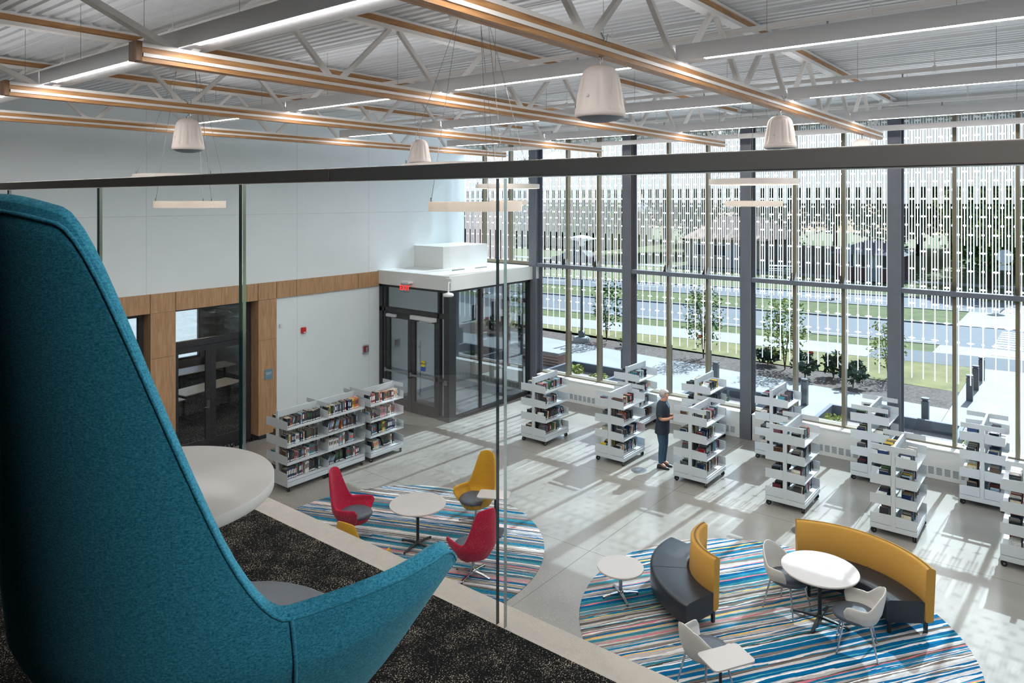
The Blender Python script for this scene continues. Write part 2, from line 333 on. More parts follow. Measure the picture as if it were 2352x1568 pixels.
# ---------------------------------------------------------------- mesh helpers
class MB:
    def __init__(s): s.v = []; s.f = []; s.m = []; s.sm = []; s.mats = []; s.uv = None
    def mi(s, m):
        if m not in s.mats: s.mats.append(m)
        return s.mats.index(m)
    def add(s, vs, fs, m=None, smooth=False):
        o = len(s.v); s.v += [tuple(v) for v in vs]; k = s.mi(m)
        for f in fs: s.f.append([i+o for i in f]); s.m.append(k); s.sm.append(smooth)
        return s
    def box(s, x0, x1, y0, y1, z0, z1, m=None, R=None):
        vs = [(x, y, z) for x in (x0, x1) for y in (y0, y1) for z in (z0, z1)]
        if R is not None: vs = [R @ Vector(v) for v in vs]
        return s.add(vs, [(0, 1, 3, 2), (4, 6, 7, 5), (0, 4, 5, 1), (2, 3, 7, 6), (0, 2, 6, 4), (1, 5, 7, 3)], m)
    def bar(s, p, q, w, h, m=None, up=(0, 0, 1)):
        p, q = Vector(p), Vector(q); d = (q-p).normalized(); u = Vector(up); r = d.cross(u)
        if r.length < 1e-4: r = d.cross(Vector((0, 1, 0)))
        r.normalize(); u = r.cross(d).normalized()
        vs = [c + r*a*w/2 + u*b*h/2 for c in (p, q) for a in (-1, 1) for b in (-1, 1)]
        return s.add(vs, [(0, 1, 3, 2), (4, 6, 7, 5), (0, 4, 5, 1), (2, 3, 7, 6), (0, 2, 6, 4), (1, 5, 7, 3)], m)
    def tube(s, pts, r, m=None, n=10, cap=True):
        pts = [Vector(p) for p in pts]; rs = r if isinstance(r, (list, tuple)) else [r]*len(pts)
        rings = []; prev = None
        for i, p in enumerate(pts):
            d = (pts[min(i+1, len(pts)-1)]-pts[max(i-1, 0)]).normalized()
            if prev is None:
                a = Vector((0, 0, 1)) if abs(d.z) < .9 else Vector((1, 0, 0)); x = d.cross(a).normalized()
            else:
                x = prev - d*prev.dot(d); x.normalize()
            prev = x; y = d.cross(x)
            rings.append([p + (x*COS(2*PI*k/n)+y*SIN(2*PI*k/n))*rs[i] for k in range(n)])
        vs = [v for rg in rings for v in rg]; fs = []
        for i in range(len(pts)-1):
            for k in range(n):
                fs.append((i*n+k, i*n+(k+1) % n, (i+1)*n+(k+1) % n, (i+1)*n+k))
        s.add(vs, fs, m, True)
        if cap: s.add(vs[:n], [tuple(range(n))[::-1]], m); s.add(vs[-n:], [tuple(range(n))], m)
        return s
    def lathe(s, prof, c=(0, 0, 0), n=24, m=None, smooth=True, sy=1.0, fn=None, cap=True):
        vs = []; fs = []
        for i, (r, z) in enumerate(prof):
            for k in range(n):
                a = 2*PI*k/n; rr = fn(a, r, z) if fn else r
                vs.append((c[0]+rr*COS(a), c[1]+rr*SIN(a)*sy, c[2]+z))
        for i in range(len(prof)-1):
            for k in range(n):
                fs.append((i*n+k, i*n+(k+1) % n, (i+1)*n+(k+1) % n, (i+1)*n+k))
        s.add(vs, fs, m, smooth)
        if cap and prof[0][0] > 1e-4: s.add(vs[:n], [tuple(range(n))[::-1]], m)
        if cap and prof[-1][0] > 1e-4: s.add(vs[-n:], [tuple(range(n))], m)
        return s
    def prism(s, poly, z0, z1, m=None, msides=None):
        n = len(poly); vs = [(x, y, z0) for x, y in poly]+[(x, y, z1) for x, y in poly]
        s.add(vs, [tuple(range(n))[::-1], tuple(range(n, 2*n))], m)
        return s.add(vs, [(k, (k+1) % n, n+(k+1) % n, n+k) for k in range(n)], msides or m)
    def grid(s, P, m=None, smooth=True, closed_u=False):
        nu, nv = len(P), len(P[0]); vs = [p for r in P for p in r]; fs = []
        for i in range(nu-1+(1 if closed_u else 0)):
            for j in range(nv-1):
                a = i; b = (i+1) % nu
                fs.append((a*nv+j, b*nv+j, b*nv+j+1, a*nv+j+1))
        return s.add(vs, fs, m, smooth)
    def mesh(s, name):
        me = bpy.data.meshes.new(name); me.from_pydata(s.v, [], s.f)
        for k in s.mats:
            me.materials.append(M[k] if k else None)
        me.polygons.foreach_set('material_index', s.m); me.polygons.foreach_set('use_smooth', s.sm)
        if s.uv:
            ul = me.uv_layers.new(name='uv')
            for li, l in enumerate(me.loops): ul.data[li].uv = s.uv[l.vertex_index]
        me.validate(); me.update(); return me
    def build(s, name, parent=None, mats=None):
        o = bpy.data.objects.new(name, s.mesh(name)); C.objects.link(o)
        if parent is not None: o.parent = parent
        return o
KIND = {}
def tag(o, label=None, cat=None, group=None, kind=None):
    if label: o['label'] = label
    if cat: o['category'] = cat
    if group: o['group'] = group
    if kind: o['kind'] = kind
    return o
def thing(name, label, cat, loc=(0, 0, 0), rz=0, group=None):
    o = bpy.data.objects.new(name, None); C.objects.link(o); o.location = loc; o.rotation_euler = (0, 0, rz)
    o.empty_display_size = .1
    return tag(o, label, cat, group)
def struct(mb, name): return tag(mb.build(name), kind='structure')
def kids(o): return [c for c in bpy.data.objects if c.parent == o]
def clone(root, loc, rz=None, label=None, group=None, scale=None):
    def cp(o, par):
        c = o.copy(); C.objects.link(c); c.parent = par
        for ch in KID.get(o.name, []): cp(ch, c)
        return c
    KID = {}
    for o in bpy.data.objects:
        if o.parent: KID.setdefault(o.parent.name, []).append(o)
    r = cp(root, None); r.location = loc
    if rz is not None: r.rotation_euler = (0, 0, rz)
    if label: r['label'] = label
    if group: r['group'] = group
    if scale: r.scale = scale
    return r
def smooth_mod(o, lv=1):
    md = o.modifiers.new('s', 'SUBSURF'); md.levels = lv; md.render_levels = lv; return o
def bevel_mod(o, w=.005, seg=2):
    md = o.modifiers.new('b', 'BEVEL'); md.width = w; md.segments = seg; md.limit_method = 'ANGLE'; return o
def text_obj(txt, size, mname, parent, loc, rot, name='lettering', depth=.002):
    cu = bpy.data.curves.new('t', 'FONT'); cu.body = txt; cu.size = size; cu.align_x = 'CENTER'; cu.align_y = 'CENTER'; cu.extrude = depth
    to = bpy.data.objects.new('t', cu); C.objects.link(to); bpy.context.view_layer.update()
    me = bpy.data.meshes.new_from_object(to.evaluated_get(bpy.context.evaluated_depsgraph_get()))
    bpy.data.objects.remove(to); me.materials.clear(); me.materials.append(M[mname])
    o = bpy.data.objects.new(name, me); C.objects.link(o); o.parent = parent; o.location = loc; o.rotation_euler = rot
    return o
mat('led_soft', (1, 1, 1, 1), .5, emit=(1.0, .84, .66, 1), es=10)
# ---------------------------------------------------------------- structure
ZC = 7.83           # underside of the roof deck
XW = 17.2           # glass line of the window wall
YB = 15.3           # long white wall
COLY = [12.56, 9.44, 6.24, 3.07, -.1, -3.27, -6.44]
b = MB(); b.box(-8, XW+.1, -8, YB, -.15, 0, 'polished_concrete'); struct(b, 'floor')
# corrugated roof deck, ribs run along Y
b = MB(); per = .152; x = -8.0; P1 = []
while x < XW+.3:
    P1 += [(x, ZC), (x+.075, ZC), (x+.09, ZC+.026), (x+.137, ZC+.026)]; x += per
rows = [[(px, py, pz) for px, pz in P1] for py in (-8, YB+.4)]
b.grid([[r0, r1] for r0, r1 in zip(*rows)], 'deck_paint', False)
b.box(-8, XW+.5, -8, YB+.4, ZC+.06, ZC+.3, 'deck_paint')
x = -7.4
while x < XW:     # lap seams of the deck sheets
    b.box(x, x+.012, -8, YB+.4, ZC-.012, ZC+.02, 'deck_paint'); x += .914
struct(b, 'ceiling')
# long wall (left in the photo) with openings
OP1, OP2 = (7.59, 9.56), (3.6, 7.05)
b = MB()
b.box(1.2, 15.45, YB, YB+.25, 3.31, ZC+.06, 'wall_paint')
b.box(10.06, 13.3, YB, YB+.25, 0, 3.31, 'wall_paint')
b.box(1.2, OP2[0], YB, YB+.25, 0, 3.31, 'wall_paint')
b.box(15.2, XW+.1, YB+.3, YB+.5, 3.3, ZC+.06, 'wall_paint')
b.box(15.2, 15.45, YB+.2, YB+.5, 3.3, ZC+.06, 'wall_paint')
b.box(13.3, XW+.1, YB, YB+.3, 0, 3.37, 'wall_paint')
for xs in (3.3, 7.0, 10.68, 12.98):       # reveals between the wall panels
    b.box(xs-.006, xs+.006, YB-.002, YB+.01, 0 if xs > 10.1 else 3.71, ZC, 'fixture_grey')
b.box(1.2, 15.45, YB-.002, YB+.01, 5.34, 5.352, 'fixture_grey')
struct(b, 'wall_left')
b = MB(); b.box(-8, 1.2, YB, YB+.25, 0, ZC+.06, 'low_bounce_dark'); struct(b, 'wall_mezzanine')  # unseen stretch of wall, coloured dark to keep bounce off the chair
b = MB(); b.box(-7.99, .2, -7.99, YB-.01, ZC-.16, ZC-.01, 'low_bounce_dark'); struct(b, 'ceiling_added_dark')  # unseen dark slab added to cut bounce light on the teal chair
b = MB(); b.box(-8.25, -8, -8, YB+.4, 0, ZC+.3, 'low_bounce_dark'); struct(b, 'wall_back')
b = MB(); b.box(-8, 2, -8.25, -8, 0, ZC+.3, 'low_bounce_dark'); b.box(2, XW+.2, -8.25, -8, 0, .6, 'wall_paint'); b.box(2, XW+.2, -8.25, -8, 7.4, ZC+.3, 'wall_paint'); struct(b, 'wall_right')
b = MB()
for k in range(11): b.box(2+k*1.5, 2.07+k*1.5, -8.2, -8.05, .6, 7.4, 'mullion_bronze')
b.add([(2, -8.12, .6), (XW, -8.12, .6), (XW, -8.12, 7.4), (2, -8.12, 7.4)], [(0, 1, 2, 3)], 'clear_glass'); struct(b, 'window_70')  # unseen glazing added here to let in soft sky light
# head of the window wall: white fascia above the glass
b = MB(); b.box(XW-.1, XW+.35, -8, YB+.5, 7.5, ZC+.3, 'white_paint'); b.box(XW+.05, XW+.3, -8, 12.5, -.15, .62, 'slab_face')
struct(b, 'wall_window')
b = MB(); b.box(XW-.13, XW+.1, -8, YB+.45, 7.42, 7.5, 'mullion_bronze'); b.box(XW-.12, XW+.1, -8, 12.5, .60, .66, 'mullion_bronze'); struct(b, 'trim_1')
b = MB(); b.box(XW-.12, XW+.1, 12.6, YB+.3, 3.76, 3.85, 'mullion_bronze'); struct(b, 'trim_2')

# glazed bays
wi = 1
MULL = []
def pane(y0, y1, z0, z1, m, x=XW):
    b = MB(); b.add([(x, y1, z0), (x, y0, z0), (x, y0, z1), (x, y1, z1)], [(0, 1, 2, 3)], m)
    b.uv = [(0, z0), (y1-y0, z0), (y1-y0, z1), (0, z1)]
    return b
for i, yc in enumerate(COLY[:-1]):
    for k in range(3):
        st = (COLY[i]-COLY[i+1])/3
        y1 = yc-k*st; y0 = y1-st
        e = thing('window_%d' % wi, None, None); tag(e, kind='structure'); wi += 1
        pane(y0+.035, y1-.035, .66, 7.42, 'frit_glass').build('glass', e)
        m = MB(); m.box(XW-.15, XW+.06, y0-.035, y0+.035, .66, 7.42, 'mullion_bronze'); m.build('mullion', e)
# bays left of the corner column, above the vestibule roof
for k in range(3):
    y1 = 12.56+(k+1)*1.053; y0 = y1-1.053
    e = thing('window_%d' % wi, None, None); tag(e, kind='structure'); wi += 1
    pane(y0+.035, y1-.035, 3.85, 7.42, 'frit_glass').build('glass', e)
    m = MB(); m.box(XW-.15, XW+.06, y1-.035, y1+.035, 3.85, 7.42, 'mullion_bronze'); m.build('mullion', e)
# steel columns
cn = ['steel column at the glazed vestibule corner', 'dark steel column next after the vestibule corner along the window wall',
      'dark steel column at the window wall behind the person with grey hair', 'dark steel column at the window wall, fourth from the vestibule',
      'dark steel column outside the frame to the right', None, None]
c0 = thing('steel_column', 'dark steel wide-flange column standing '+'at the glazed vestibule corner', 'column', (16.97, COLY[0], 0), 0, 'steel columns')
b = MB(); b.box(-.17, -.152, -.13, .13, 0, 7.62, 'column_paint'); b.box(.152, .17, -.13, .13, 0, 7.62, 'column_paint'); b.box(-.152, .152, -.008, .008, 0, 7.62, 'column_paint'); b.build('shaft', c0)
b = MB(); b.box(-.24, -.10, -.26, .26, 7.60, 7.625, 'white_paint'); b.box(-.22, .1, -.11, .11, 7.625, 7.70, 'white_paint')
for s in (-1, 1): b.add([(-.2, s*.24, 7.6), (-.2, s*.14, 7.6), (-.2, s*.14, 7.5)], [(0, 1, 2)], 'white_paint')
b.build('cap_plate', c0)
clabs = ['dark steel column between the first and second runs of window panes, right of the vestibule',
         'dark steel column right behind the shelf the grey-haired person faces', 'dark steel column above the big round rug, nearest the crosswalk view']
for i in (1, 2, 3): clone(c0, (16.97, COLY[i], 0), label=clabs[i-1])
for i in (4, 5): clone(c0, (16.97, COLY[i], 0), label='dark steel column of the window wall beyond the right end')
# horizontal brace tube across the bays + brackets
for i in range(6):
    y1 = COLY[i]-.13; y0 = COLY[i+1]+.13
    names = ['first bay beside the vestibule', 'second bay from the vestibule', 'third bay from the vestibule', 'fourth bay from the vestibule', 'fifth bay', 'sixth bay']
    t = thing('brace_tube', 'grey horizontal brace tube across the window mullions in the '+names[i], 'brace', (16.93, (y0+y1)/2, 3.79), 0, 'horizontal window braces')
    b = MB(); h = (y1-y0)/2; b.box(-.1, .1, -h, h, -.05, .05, 'column_paint'); b.build('tube', t)
    for k in (1, 2):
        yy = COLY[i]-(COLY[i]-COLY[i+1])*k/3-(y0+y1)/2
        for s in (-1, 1):
            q = MB(); q.add([(-.05, yy+s*.045, .05), (.12, yy+s*.045, .05), (.12, yy+s*.045, .22), (.06, yy+s*.045, .22),
                             (-.05, yy+s*.053, .05), (.12, yy+s*.053, .05), (.12, yy+s*.053, .22), (.06, yy+s*.053, .22)],
                            [(0, 1, 2, 3), (7, 6, 5, 4), (0, 3, 7, 4), (3, 2, 6, 7), (2, 1, 5, 6), (1, 0, 4, 5)], 'steel'); q.build('bracket', t)
# convector cabinets under the glass
hn = ['first from the vestibule corner', 'behind the grey-haired person', 'right of the column behind the person', 'under the fourth run of windows', 'beyond the fourth run', 'beyond the fifth run']
for i in range(6):
    y1 = COLY[i]-.15; y0 = COLY[i+1]+.15
    t = thing('radiator_cabinet', 'long white metal radiator cabinet under the window wall, '+hn[i], 'radiator', (16.97, (y0+y1)/2, 0), 0, 'radiator cabinets')
    h = (y1-y0)/2; b = MB(); b.box(-.14, .16, -h, h, 0.0, .60, 'white_paint'); bevel_mod(b.build('cabinet', t), .008)
    b = MB(); b.box(-.16, .17, -h, h, .60, .625, 'white_paint'); b.build('top', t)
    g = MB(); yy = -h+.12
    while yy < h-.2:
        for k in range(6): g.box(-.1445, -.1405, yy, yy+.1, .10+k*.025, .113+k*.025, 'speaker_grille')
        yy += .145
    g.build('grille', t)

# timber band, posts, doors of the long wall
b = MB()
for x0, x1 in ((1.2, 3.59), (3.6, 7.05), (7.06, 7.59), (7.6, 9.56), (9.57, 10.06), (10.07, 10.62), (10.63, 12.56), (12.57, 13.29)):
    b.box(x0, x1-.006, YB-.06, YB-.001, 3.311, 3.71, 'oak_panel')
tag(b.build('timber_band'), 'long oak panel band running along the white wall above the doorway', 'wall panel')
for (x0, x1, lab) in ((7.06, 7.59, 'wide oak-clad post left of the glazed double door'), (9.57, 10.06, 'oak-clad post with a blue room sign, right of the double door')):
    t = thing('timber_post', lab, 'post', ((x0+x1)/2, YB, 0))
    hw = (x1-x0)/2
    for z0, z1 in ((.1, 2.35), (2.356, 3.305)):
        b = MB(); b.box(-hw, hw, -.06, .34, z0, z1, 'oak_panel'); b.build('cladding', t)
    b = MB(); b.box(-hw+.02, hw-.02, -.05, .3, 0, .1, 'black_plinth'); b.build('plinth', t)
b = MB(); b.box(10.06, 13.28, YB-.012, YB, 0, .1, 'black_plinth'); struct(b, 'baseboard_left')
# double door in recess
e = thing('door_1', None, None, (0, 0, 0)); tag(e, kind='structure')
YD = YB+.28
def frame_rect(b, x0, x1, z0, z1, wdt, y0, y1, m):
    b.box(x0, x0+wdt, y0, y1, z0, z1, m); b.box(x1-wdt, x1, y0, y1, z0, z1, m)
    b.box(x0+wdt, x1-wdt, y0, y1, z1-wdt, z1, m); b.box(x0+wdt, x1-wdt, y0, y1, z0, z0+wdt, m)
b = MB(); b.box(7.59, 7.68, YD-.04, YD+.06, 0, 3.31, 'storefront'); b.box(9.44, 9.56, YD-.04, YD+.06, 0, 3.31, 'storefront')
b.box(7.68, 9.44, YD-.04, YD+.06, 2.42, 2.56, 'storefront'); b.box(7.68, 9.44, YD-.04, YD+.06, 3.24, 3.31, 'storefront'); b.build('door_frame', e)
b = MB(); b.box(7.68, 9.44, YD, YD+.01, 2.56, 3.24, 'clear_glass'); b.build('transom_glass', e)
for x0, x1 in ((7.69, 8.56), (8.565, 9.43)):
    b = MB(); b.box(x0, x0+.12, YD-.02, YD+.03, 0.01, 2.41, 'storefront'); b.box(x1-.12, x1, YD-.02, YD+.03, 0.01, 2.41, 'storefront')
    b.box(x0+.12, x1-.12, YD-.02, YD+.03, 2.28, 2.41, 'storefront'); b.box(x0+.12, x1-.12, YD-.02, YD+.03, .01, .26, 'storefront'); lf = b.build('door_leaf', e)
    b = MB(); b.box(x0+.12, x1-.12, YD, YD+.01, .26, 2.28, 'clear_glass'); b.build('glass', lf)
b = MB(); b.box(8.47, 8.53, YD-.035, YD-.02, .94, 1.14, 'steel'); b.tube([(8.5, YD-.03, 1.0), (8.5, YD-.08, 1.0), (8.38, YD-.08, 1.0)], .011, 'steel', 8); b.lathe([(.025, 0), (.025, .01)], (8.5, YD-.04, 1.2), 12, 'steel'); b.build('door_handle', e)
# glazed screen left of the post
for x_, lab_ in ((6.4, 'unseen light panel added inside the meeting room, left one'), (9.6, 'unseen light panel added inside the meeting room, right one')):
    t = thing('added_light_panel', lab_, 'ceiling light', (x_, 18.6, 3.49)); MB().box(-.6, .6, -.3, .3, -.03, 0, 'fixture_grey').build('housing', t); MB().box(-.57, .57, -.27, .27, -.036, -.031, 'led_soft').build('diffuser', t)  # added panels that brighten the meeting room, hidden from view
e = thing('window_50', None, None); tag(e, kind='structure')
b = MB(); frame_rect(b, 3.6, 7.05, 0, 3.31, .1, YD-.04, YD+.06, 'storefront'); b.box(3.7, 6.95, YD-.04, YD+.06, 2.0, 2.12, 'storefront'); b.box(5.3, 5.4, YD-.04, YD+.06, 0, 3.3, 'storefront')
b.box(3.7, 6.95, YD-.02, YD+.04, 0.0, 1.95, 'black_metal'); b.build('window_frame', e)
b = MB(); b.box(3.7, 6.95, YD, YD+.01, 2.12, 3.21, 'clear_glass'); b.build('glass', e)
# room behind
b = MB(); b.box(2, 12.9, YB+.25, 23, -.15, 0, 'room_carpet'); struct(b, 'floor.001')
b = MB()
for x0, x1 in ((2, 8.0), (8.9, 9.3), (10.4, 10.9), (12.2, 12.9)): b.box(x0, x1, 22.8, 23, 0, 3.6, 'room_wall')
b.box(2, 12.9, 22.8, 23, 0, .5, 'room_wall'); b.box(2, 12.9, 22.8, 23, 2.7, 3.6, 'room_wall'); struct(b, 'wall_room_end')
b = MB(); b.box(12.7, 12.9, YB+.25, 22.8, 0, 3.6, 'room_wall'); b.box(1.9, 2, YB+.25, 23, 0, 3.6, 'room_wall'); struct(b, 'wall_room_side')
b = MB(); b.box(1.9, 12.9, YB+.25, 23, 3.5, 3.6, 'room_wall'); struct(b, 'ceiling.001')
b = MB()
for x0, x1 in ((8.0, 8.9), (9.3, 10.4), (10.9, 12.2)): b.box(x0, x1, 22.88, 22.89, .5, 2.7, 'clear_glass'); frame_rect(b, x0, x1, .5, 2.7, .06, 22.85, 22.95, 'storefront')
struct(b, 'window_51')
b = MB(); b.box(11.2, 12.69, YB+.3, YB+.9, 0, 3.3, 'room_wall'); struct(b, 'wall_room_pier')
t0 = None
tabs = [(9.9, 18.2, .15, 'white folding table straight behind the glazed double door'), (8.0, 17.7, .1, 'white folding table left of the double door opening inside the meeting room'),
        (10.9, 20.3, 0, 'white folding table deeper inside the meeting room by its right wall'), (9.0, 20.6, .1, 'white folding table deepest in the meeting room by the far windows'), (7.0, 19.6, .3, 'white folding table behind the oak post in the meeting room')]
for i, (tx, ty, a, lab) in enumerate(tabs):
    if t0 is None:
        t0 = thing('folding_table', lab, 'table', (tx, ty, 0), a, 'meeting room tables')
        b = MB(); b.box(-.9, .9, -.38, .38, .715, .74, 'table_white'); bevel_mod(b.build('tabletop', t0), .01)
        for s in (-1, 1):
            b = MB(); b.bar((s*.7, 0, .7), (s*.7, 0, .08), .06, .04, 'black_metal'); b.bar((s*.7, -.33, .06), (s*.7, 0, .12), .04, .04, 'black_metal'); b.bar((s*.7, .33, .06), (s*.7, 0, .12), .04, .04, 'black_metal')
            for q in (-.33, .33): b.lathe([(.01, 0), (.03, .01), (.03, .05), (.01, .06)], (s*.7, q, 0), 10, 'rubber')
            b.build('leg', t0)
    else: clone(t0, (tx, ty, 0), a, lab)
t = thing('book_display', 'dark red display unit with books at the far wall of the meeting room', 'bookcase', (10.0, 21.6, 0), 0)
b = MB(); b.box(-.5, .5, -.3, .3, 0, 1.25, 'room_red'); bevel_mod(b.build('case', t), .01)
b = MB(); b.box(-.55, .55, -.34, .34, 1.25, 1.29, 'table_white'); b.build('top', t)

# things fixed to the long wall
t = thing('room_sign', 'small blue-grey sign on the oak post right of the double door', 'sign', (9.83, YB-.075, 1.52))
b = MB(); b.box(-.1, .1, -.006, .006, -.12, .12, 'sign_blue'); b.build('plate', t)
text_obj('PROGRAM\nROOM A', .034, 'white_paint', t, (0, -.008, .02), (PI/2, 0, 0))
def wallbox(name, lab, cat, x, z, wdt, h, d, m, parts=None, y=YB):
    t = thing(name, lab, cat, (x, y, z)); b = MB(); b.box(-wdt/2, wdt/2, -d, 0, -h/2, h/2, m); bevel_mod(b.build('housing', t), .012)
    if parts:
        for n, bb in parts: bb.build(n, t)
    return t
wallbox('fire_strobe', 'square red fire alarm strobe high on the white wall', 'alarm', 10.85, 2.42, .13, .15, .06, 'alarm_red',
        [('lens', MB().box(-.02, .04, -.068, -.058, -.06, -.035, 'white_paint'))])
t = wallbox('fire_pull_station', 'red fire alarm pull station in a clear cover, lower on the white wall', 'alarm', 12.84, 1.62, .1, .16, .05, 'alarm_red',
        [('cover', MB().box(-.08, .08, -.07, 0, -.13, .11, 'clear_glass')), ('handle', MB().box(.0, .03, -.058, -.05, -.06, .05, 'white_paint'))])
wallbox('wall_sensor', 'small white sensor box on the wall beside the oak post', 'sensor', 10.2, 2.62, .07, .1, .05, 'white_paint')
wallbox('smoke_detector', 'small white smoke detector under the roof deck at upper left', 'sensor', 0, 0, .001, .001, .001, 'white_paint')
bpy.data.objects.remove([o for o in bpy.data.objects if o.name.startswith('housing')][-1])
sdm = [o for o in bpy.data.objects if o.name == 'smoke_detector'][0]; sdm.location = (3.25, 9.95, ZC-.0); sdm['label'] = 'small round white smoke detector under the corrugated roof deck'
MB().lathe([(.01, -.09), (.085, -.085), (.09, -.04), (.09, -.01), (.06, 0)], (0, 0, 0), 20, 'white_paint').build('body', sdm)

# ---------------------------------------------------------------- vestibule
VX, VY = 13.4, 12.67
b = MB(); b.box(13.28, XW-.05, 12.55, YB, 3.37, 3.74, 'white_paint'); struct(b, 'ceiling_vestibule')
b = MB(); b.box(14.68, 16.6, 14.12, YB-.001, 3.741, 4.36, 'white_paint'); tag(bevel_mod(b.build('bulkhead_box'), .006), 'white box standing on the vestibule roof against the wall', 'duct box')
for i, (x, y) in enumerate(((14.4, 13.5), (15.3, 13.45))):
    b = MB(); b.box(x, x+.5, y, y+.02, 3.742, 3.765, 'steel'); tag(b.build('steel_strut'), 'short grey steel strut on the vestibule roof, '+('nearer the roof corner' if i == 0 else 'the one closer to the windows'), 'strut')
b = MB(); b.box(VX+.02, XW, VY+.02, YB, 0, .012, 'tile_carpet'); tag(b.build('entrance_mat'), 'grey carpet tile entrance mat filling the glass vestibule', 'mat')
# front (X const) screen with double doors
e = thing('door_2', None, None); tag(e, kind='structure')
b = MB(); y0, y1 = VY, YB
for yy in ((15.18, 15.3), (15.04, 15.1), (12.98, 13.04)): b.box(VX-.05, VX+.07, yy[0], yy[1], 0, 3.37, 'storefront')
b.box(VX-.05, VX+.07, VY, YB, 3.3, 3.37, 'storefront'); b.box(VX-.05, VX+.07, VY, YB, 2.62, 2.74, 'storefront')
b.box(VX-.05, VX+.07, VY, 12.98, 0, .1, 'storefront'); b.box(VX-.05, VX+.07, 15.1, 15.2, 0, .1, 'storefront'); b.box(VX-.05, VX+.07, VY, 12.98, 1.0, 1.06, 'storefront')
b.build('door_frame', e)
b = MB(); b.box(VX, VX+.01, 13.04, 15.04, 2.74, 3.3, 'clear_glass'); b.box(VX, VX+.01, 12.8, 12.98, .1, 3.3, 'clear_glass'); b.box(VX, VX+.01, 15.1, 15.2, .1, 3.3, 'clear_glass'); b.build('transom_glass', e)
for n, (y0, y1) in enumerate(((13.05, 14.035), (14.045, 15.03))):
    b = MB(); b.box(VX-.03, VX+.03, y0, y0+.13, .01, 2.61, 'storefront'); b.box(VX-.03, VX+.03, y1-.13, y1, .01, 2.61, 'storefront')
    b.box(VX-.03, VX+.03, y0+.13, y1-.13, 2.46, 2.61, 'storefront'); b.box(VX-.03, VX+.03, y0+.13, y1-.13, .01, .3, 'storefront'); lf = b.build('door_leaf', e)
    b = MB(); b.box(VX, VX+.01, y0+.13, y1-.13, .3, 2.46, 'clear_glass'); b.build('glass', lf)
    b = MB(); b.bar((VX-.1, y0+.04, 1.03), (VX-.1, y1-.04, 1.03), .035, .05, 'steel'); b.box(VX-.12, VX-.03, y0+.02, y0+.08, .98, 1.09, 'steel'); b.box(VX-.12, VX-.03, y1-.08, y1-.02, .98, 1.09, 'steel'); b.build('push_bar', lf)
    yh = y1-.2 if n == 0 else y0+.2
    b = MB(); b.tube([(VX+.1, yh, .4), (VX+.1, yh, 1.9)], .014, 'chrome', 8); b.box(VX+.02, VX+.1, yh-.01, yh+.01, .5, .53, 'chrome'); b.box(VX+.02, VX+.1, yh-.01, yh+.01, 1.75, 1.78, 'chrome'); b.build('pull_handle', lf)
    b = MB()
    if n == 0: b.box(VX-.14, VX-.04, 13.08, 13.98, 2.52, 2.62, 'fixture_grey'); b.bar((VX-.1, 13.2, 2.5), (VX-.16, 13.6, 2.5), .03, .012, 'fixture_grey')
    else: b.box(VX-.12, VX-.04, 14.6, 14.95, 2.5, 2.57, 'fixture_grey'); b.bar((VX-.1, 14.9, 2.58), (VX-.2, 14.62, 2.6), .03, .012, 'fixture_grey')
    b.build('door_closer', lf)
t = thing('door_decal', 'yellow and blue round warning decal on the right vestibule door glass', 'sticker', (VX-.004, 13.62, 1.36))
b = MB(); n = 28; b.add([(0, .085*COS(2*PI*k/n), .085*SIN(2*PI*k/n)) for k in range(n)]+[(-.002, .085*COS(2*PI*k/n), .085*SIN(2*PI*k/n)) for k in range(n)],
    [tuple(range(n)), tuple(range(n, 2*n))[::-1]]+[(k, (k+1) % n, n+(k+1) % n, n+k) for k in range(n)], 'decal_yellow'); b.build('disc', t)
b = MB(); b.box(-.005, -.0025, -.085, .085, -.014, .014, 'black_metal'); b.build('band', t)
b = MB(); b.box(-.002, .001, -.08, .08, -.2, -.085, 'decal_blue'); b.build('plate', t)
text_obj('CAUTION', .026, 'white_paint', t, (-.0055, 0, 0), (PI/2, 0, -PI/2), depth=.0005)
# corner post and side screen (Y const)
b = MB(); b.box(VX-.06, VX+.2, VY-.05, VY+.14, 0, 3.37, 'storefront'); struct(b, 'trim_3')
e = thing('window_60', None, None); tag(e, kind='structure')
b = MB()
for x in (14.62, 15.66): b.box(x-.03, x+.03, VY-.03, VY+.07, .1, 3.3, 'storefront')
b.box(VX+.2, XW-.4, VY-.03, VY+.07, 0, .1, 'storefront'); b.box(VX+.2, XW-.4, VY-.03, VY+.07, 3.3, 3.37, 'storefront'); b.box(XW-.5, XW-.38, VY-.03, VY+.07, 0, 3.37, 'storefront')
b.build('window_frame', e)
b = MB(); b.box(VX+.2, XW-.5, VY, VY+.01, .1, 3.3, 'clear_glass'); b.build('glass', e)
# outer face of the vestibule
e = thing('window_61', None, None); tag(e, kind='structure')
b = MB()
for y in (12.6, 13.3, 14.45, 15.25): b.box(XW-.05, XW+.08, y-.05, y+.05, 0, 3.76, 'storefront')
b.box(XW-.05, XW+.08, 12.6, 15.3, 2.6, 2.72, 'storefront'); b.box(XW-.05, XW+.08, 12.6, 15.3, 3.68, 3.76, 'storefront'); b.box(XW-.05, XW+.08, 12.6, 15.3, 0, .14, 'storefront'); b.box(XW-.05, XW+.08, 12.6, 13.3, .9, 1.0, 'storefront')
b.build('window_frame', e)
b = MB(); b.box(XW, XW+.01, 12.65, 15.2, .14, 3.68, 'clear_glass'); b.build('glass', e)
t = thing('access_button', 'small steel door opener button on the vestibule corner post', 'switch', (VX-.06, VY+.06, 1.0))
b = MB(); b.box(-.03, 0, -.05, .05, -.06, .06, 'steel'); bevel_mod(b.build('button', t), .008)
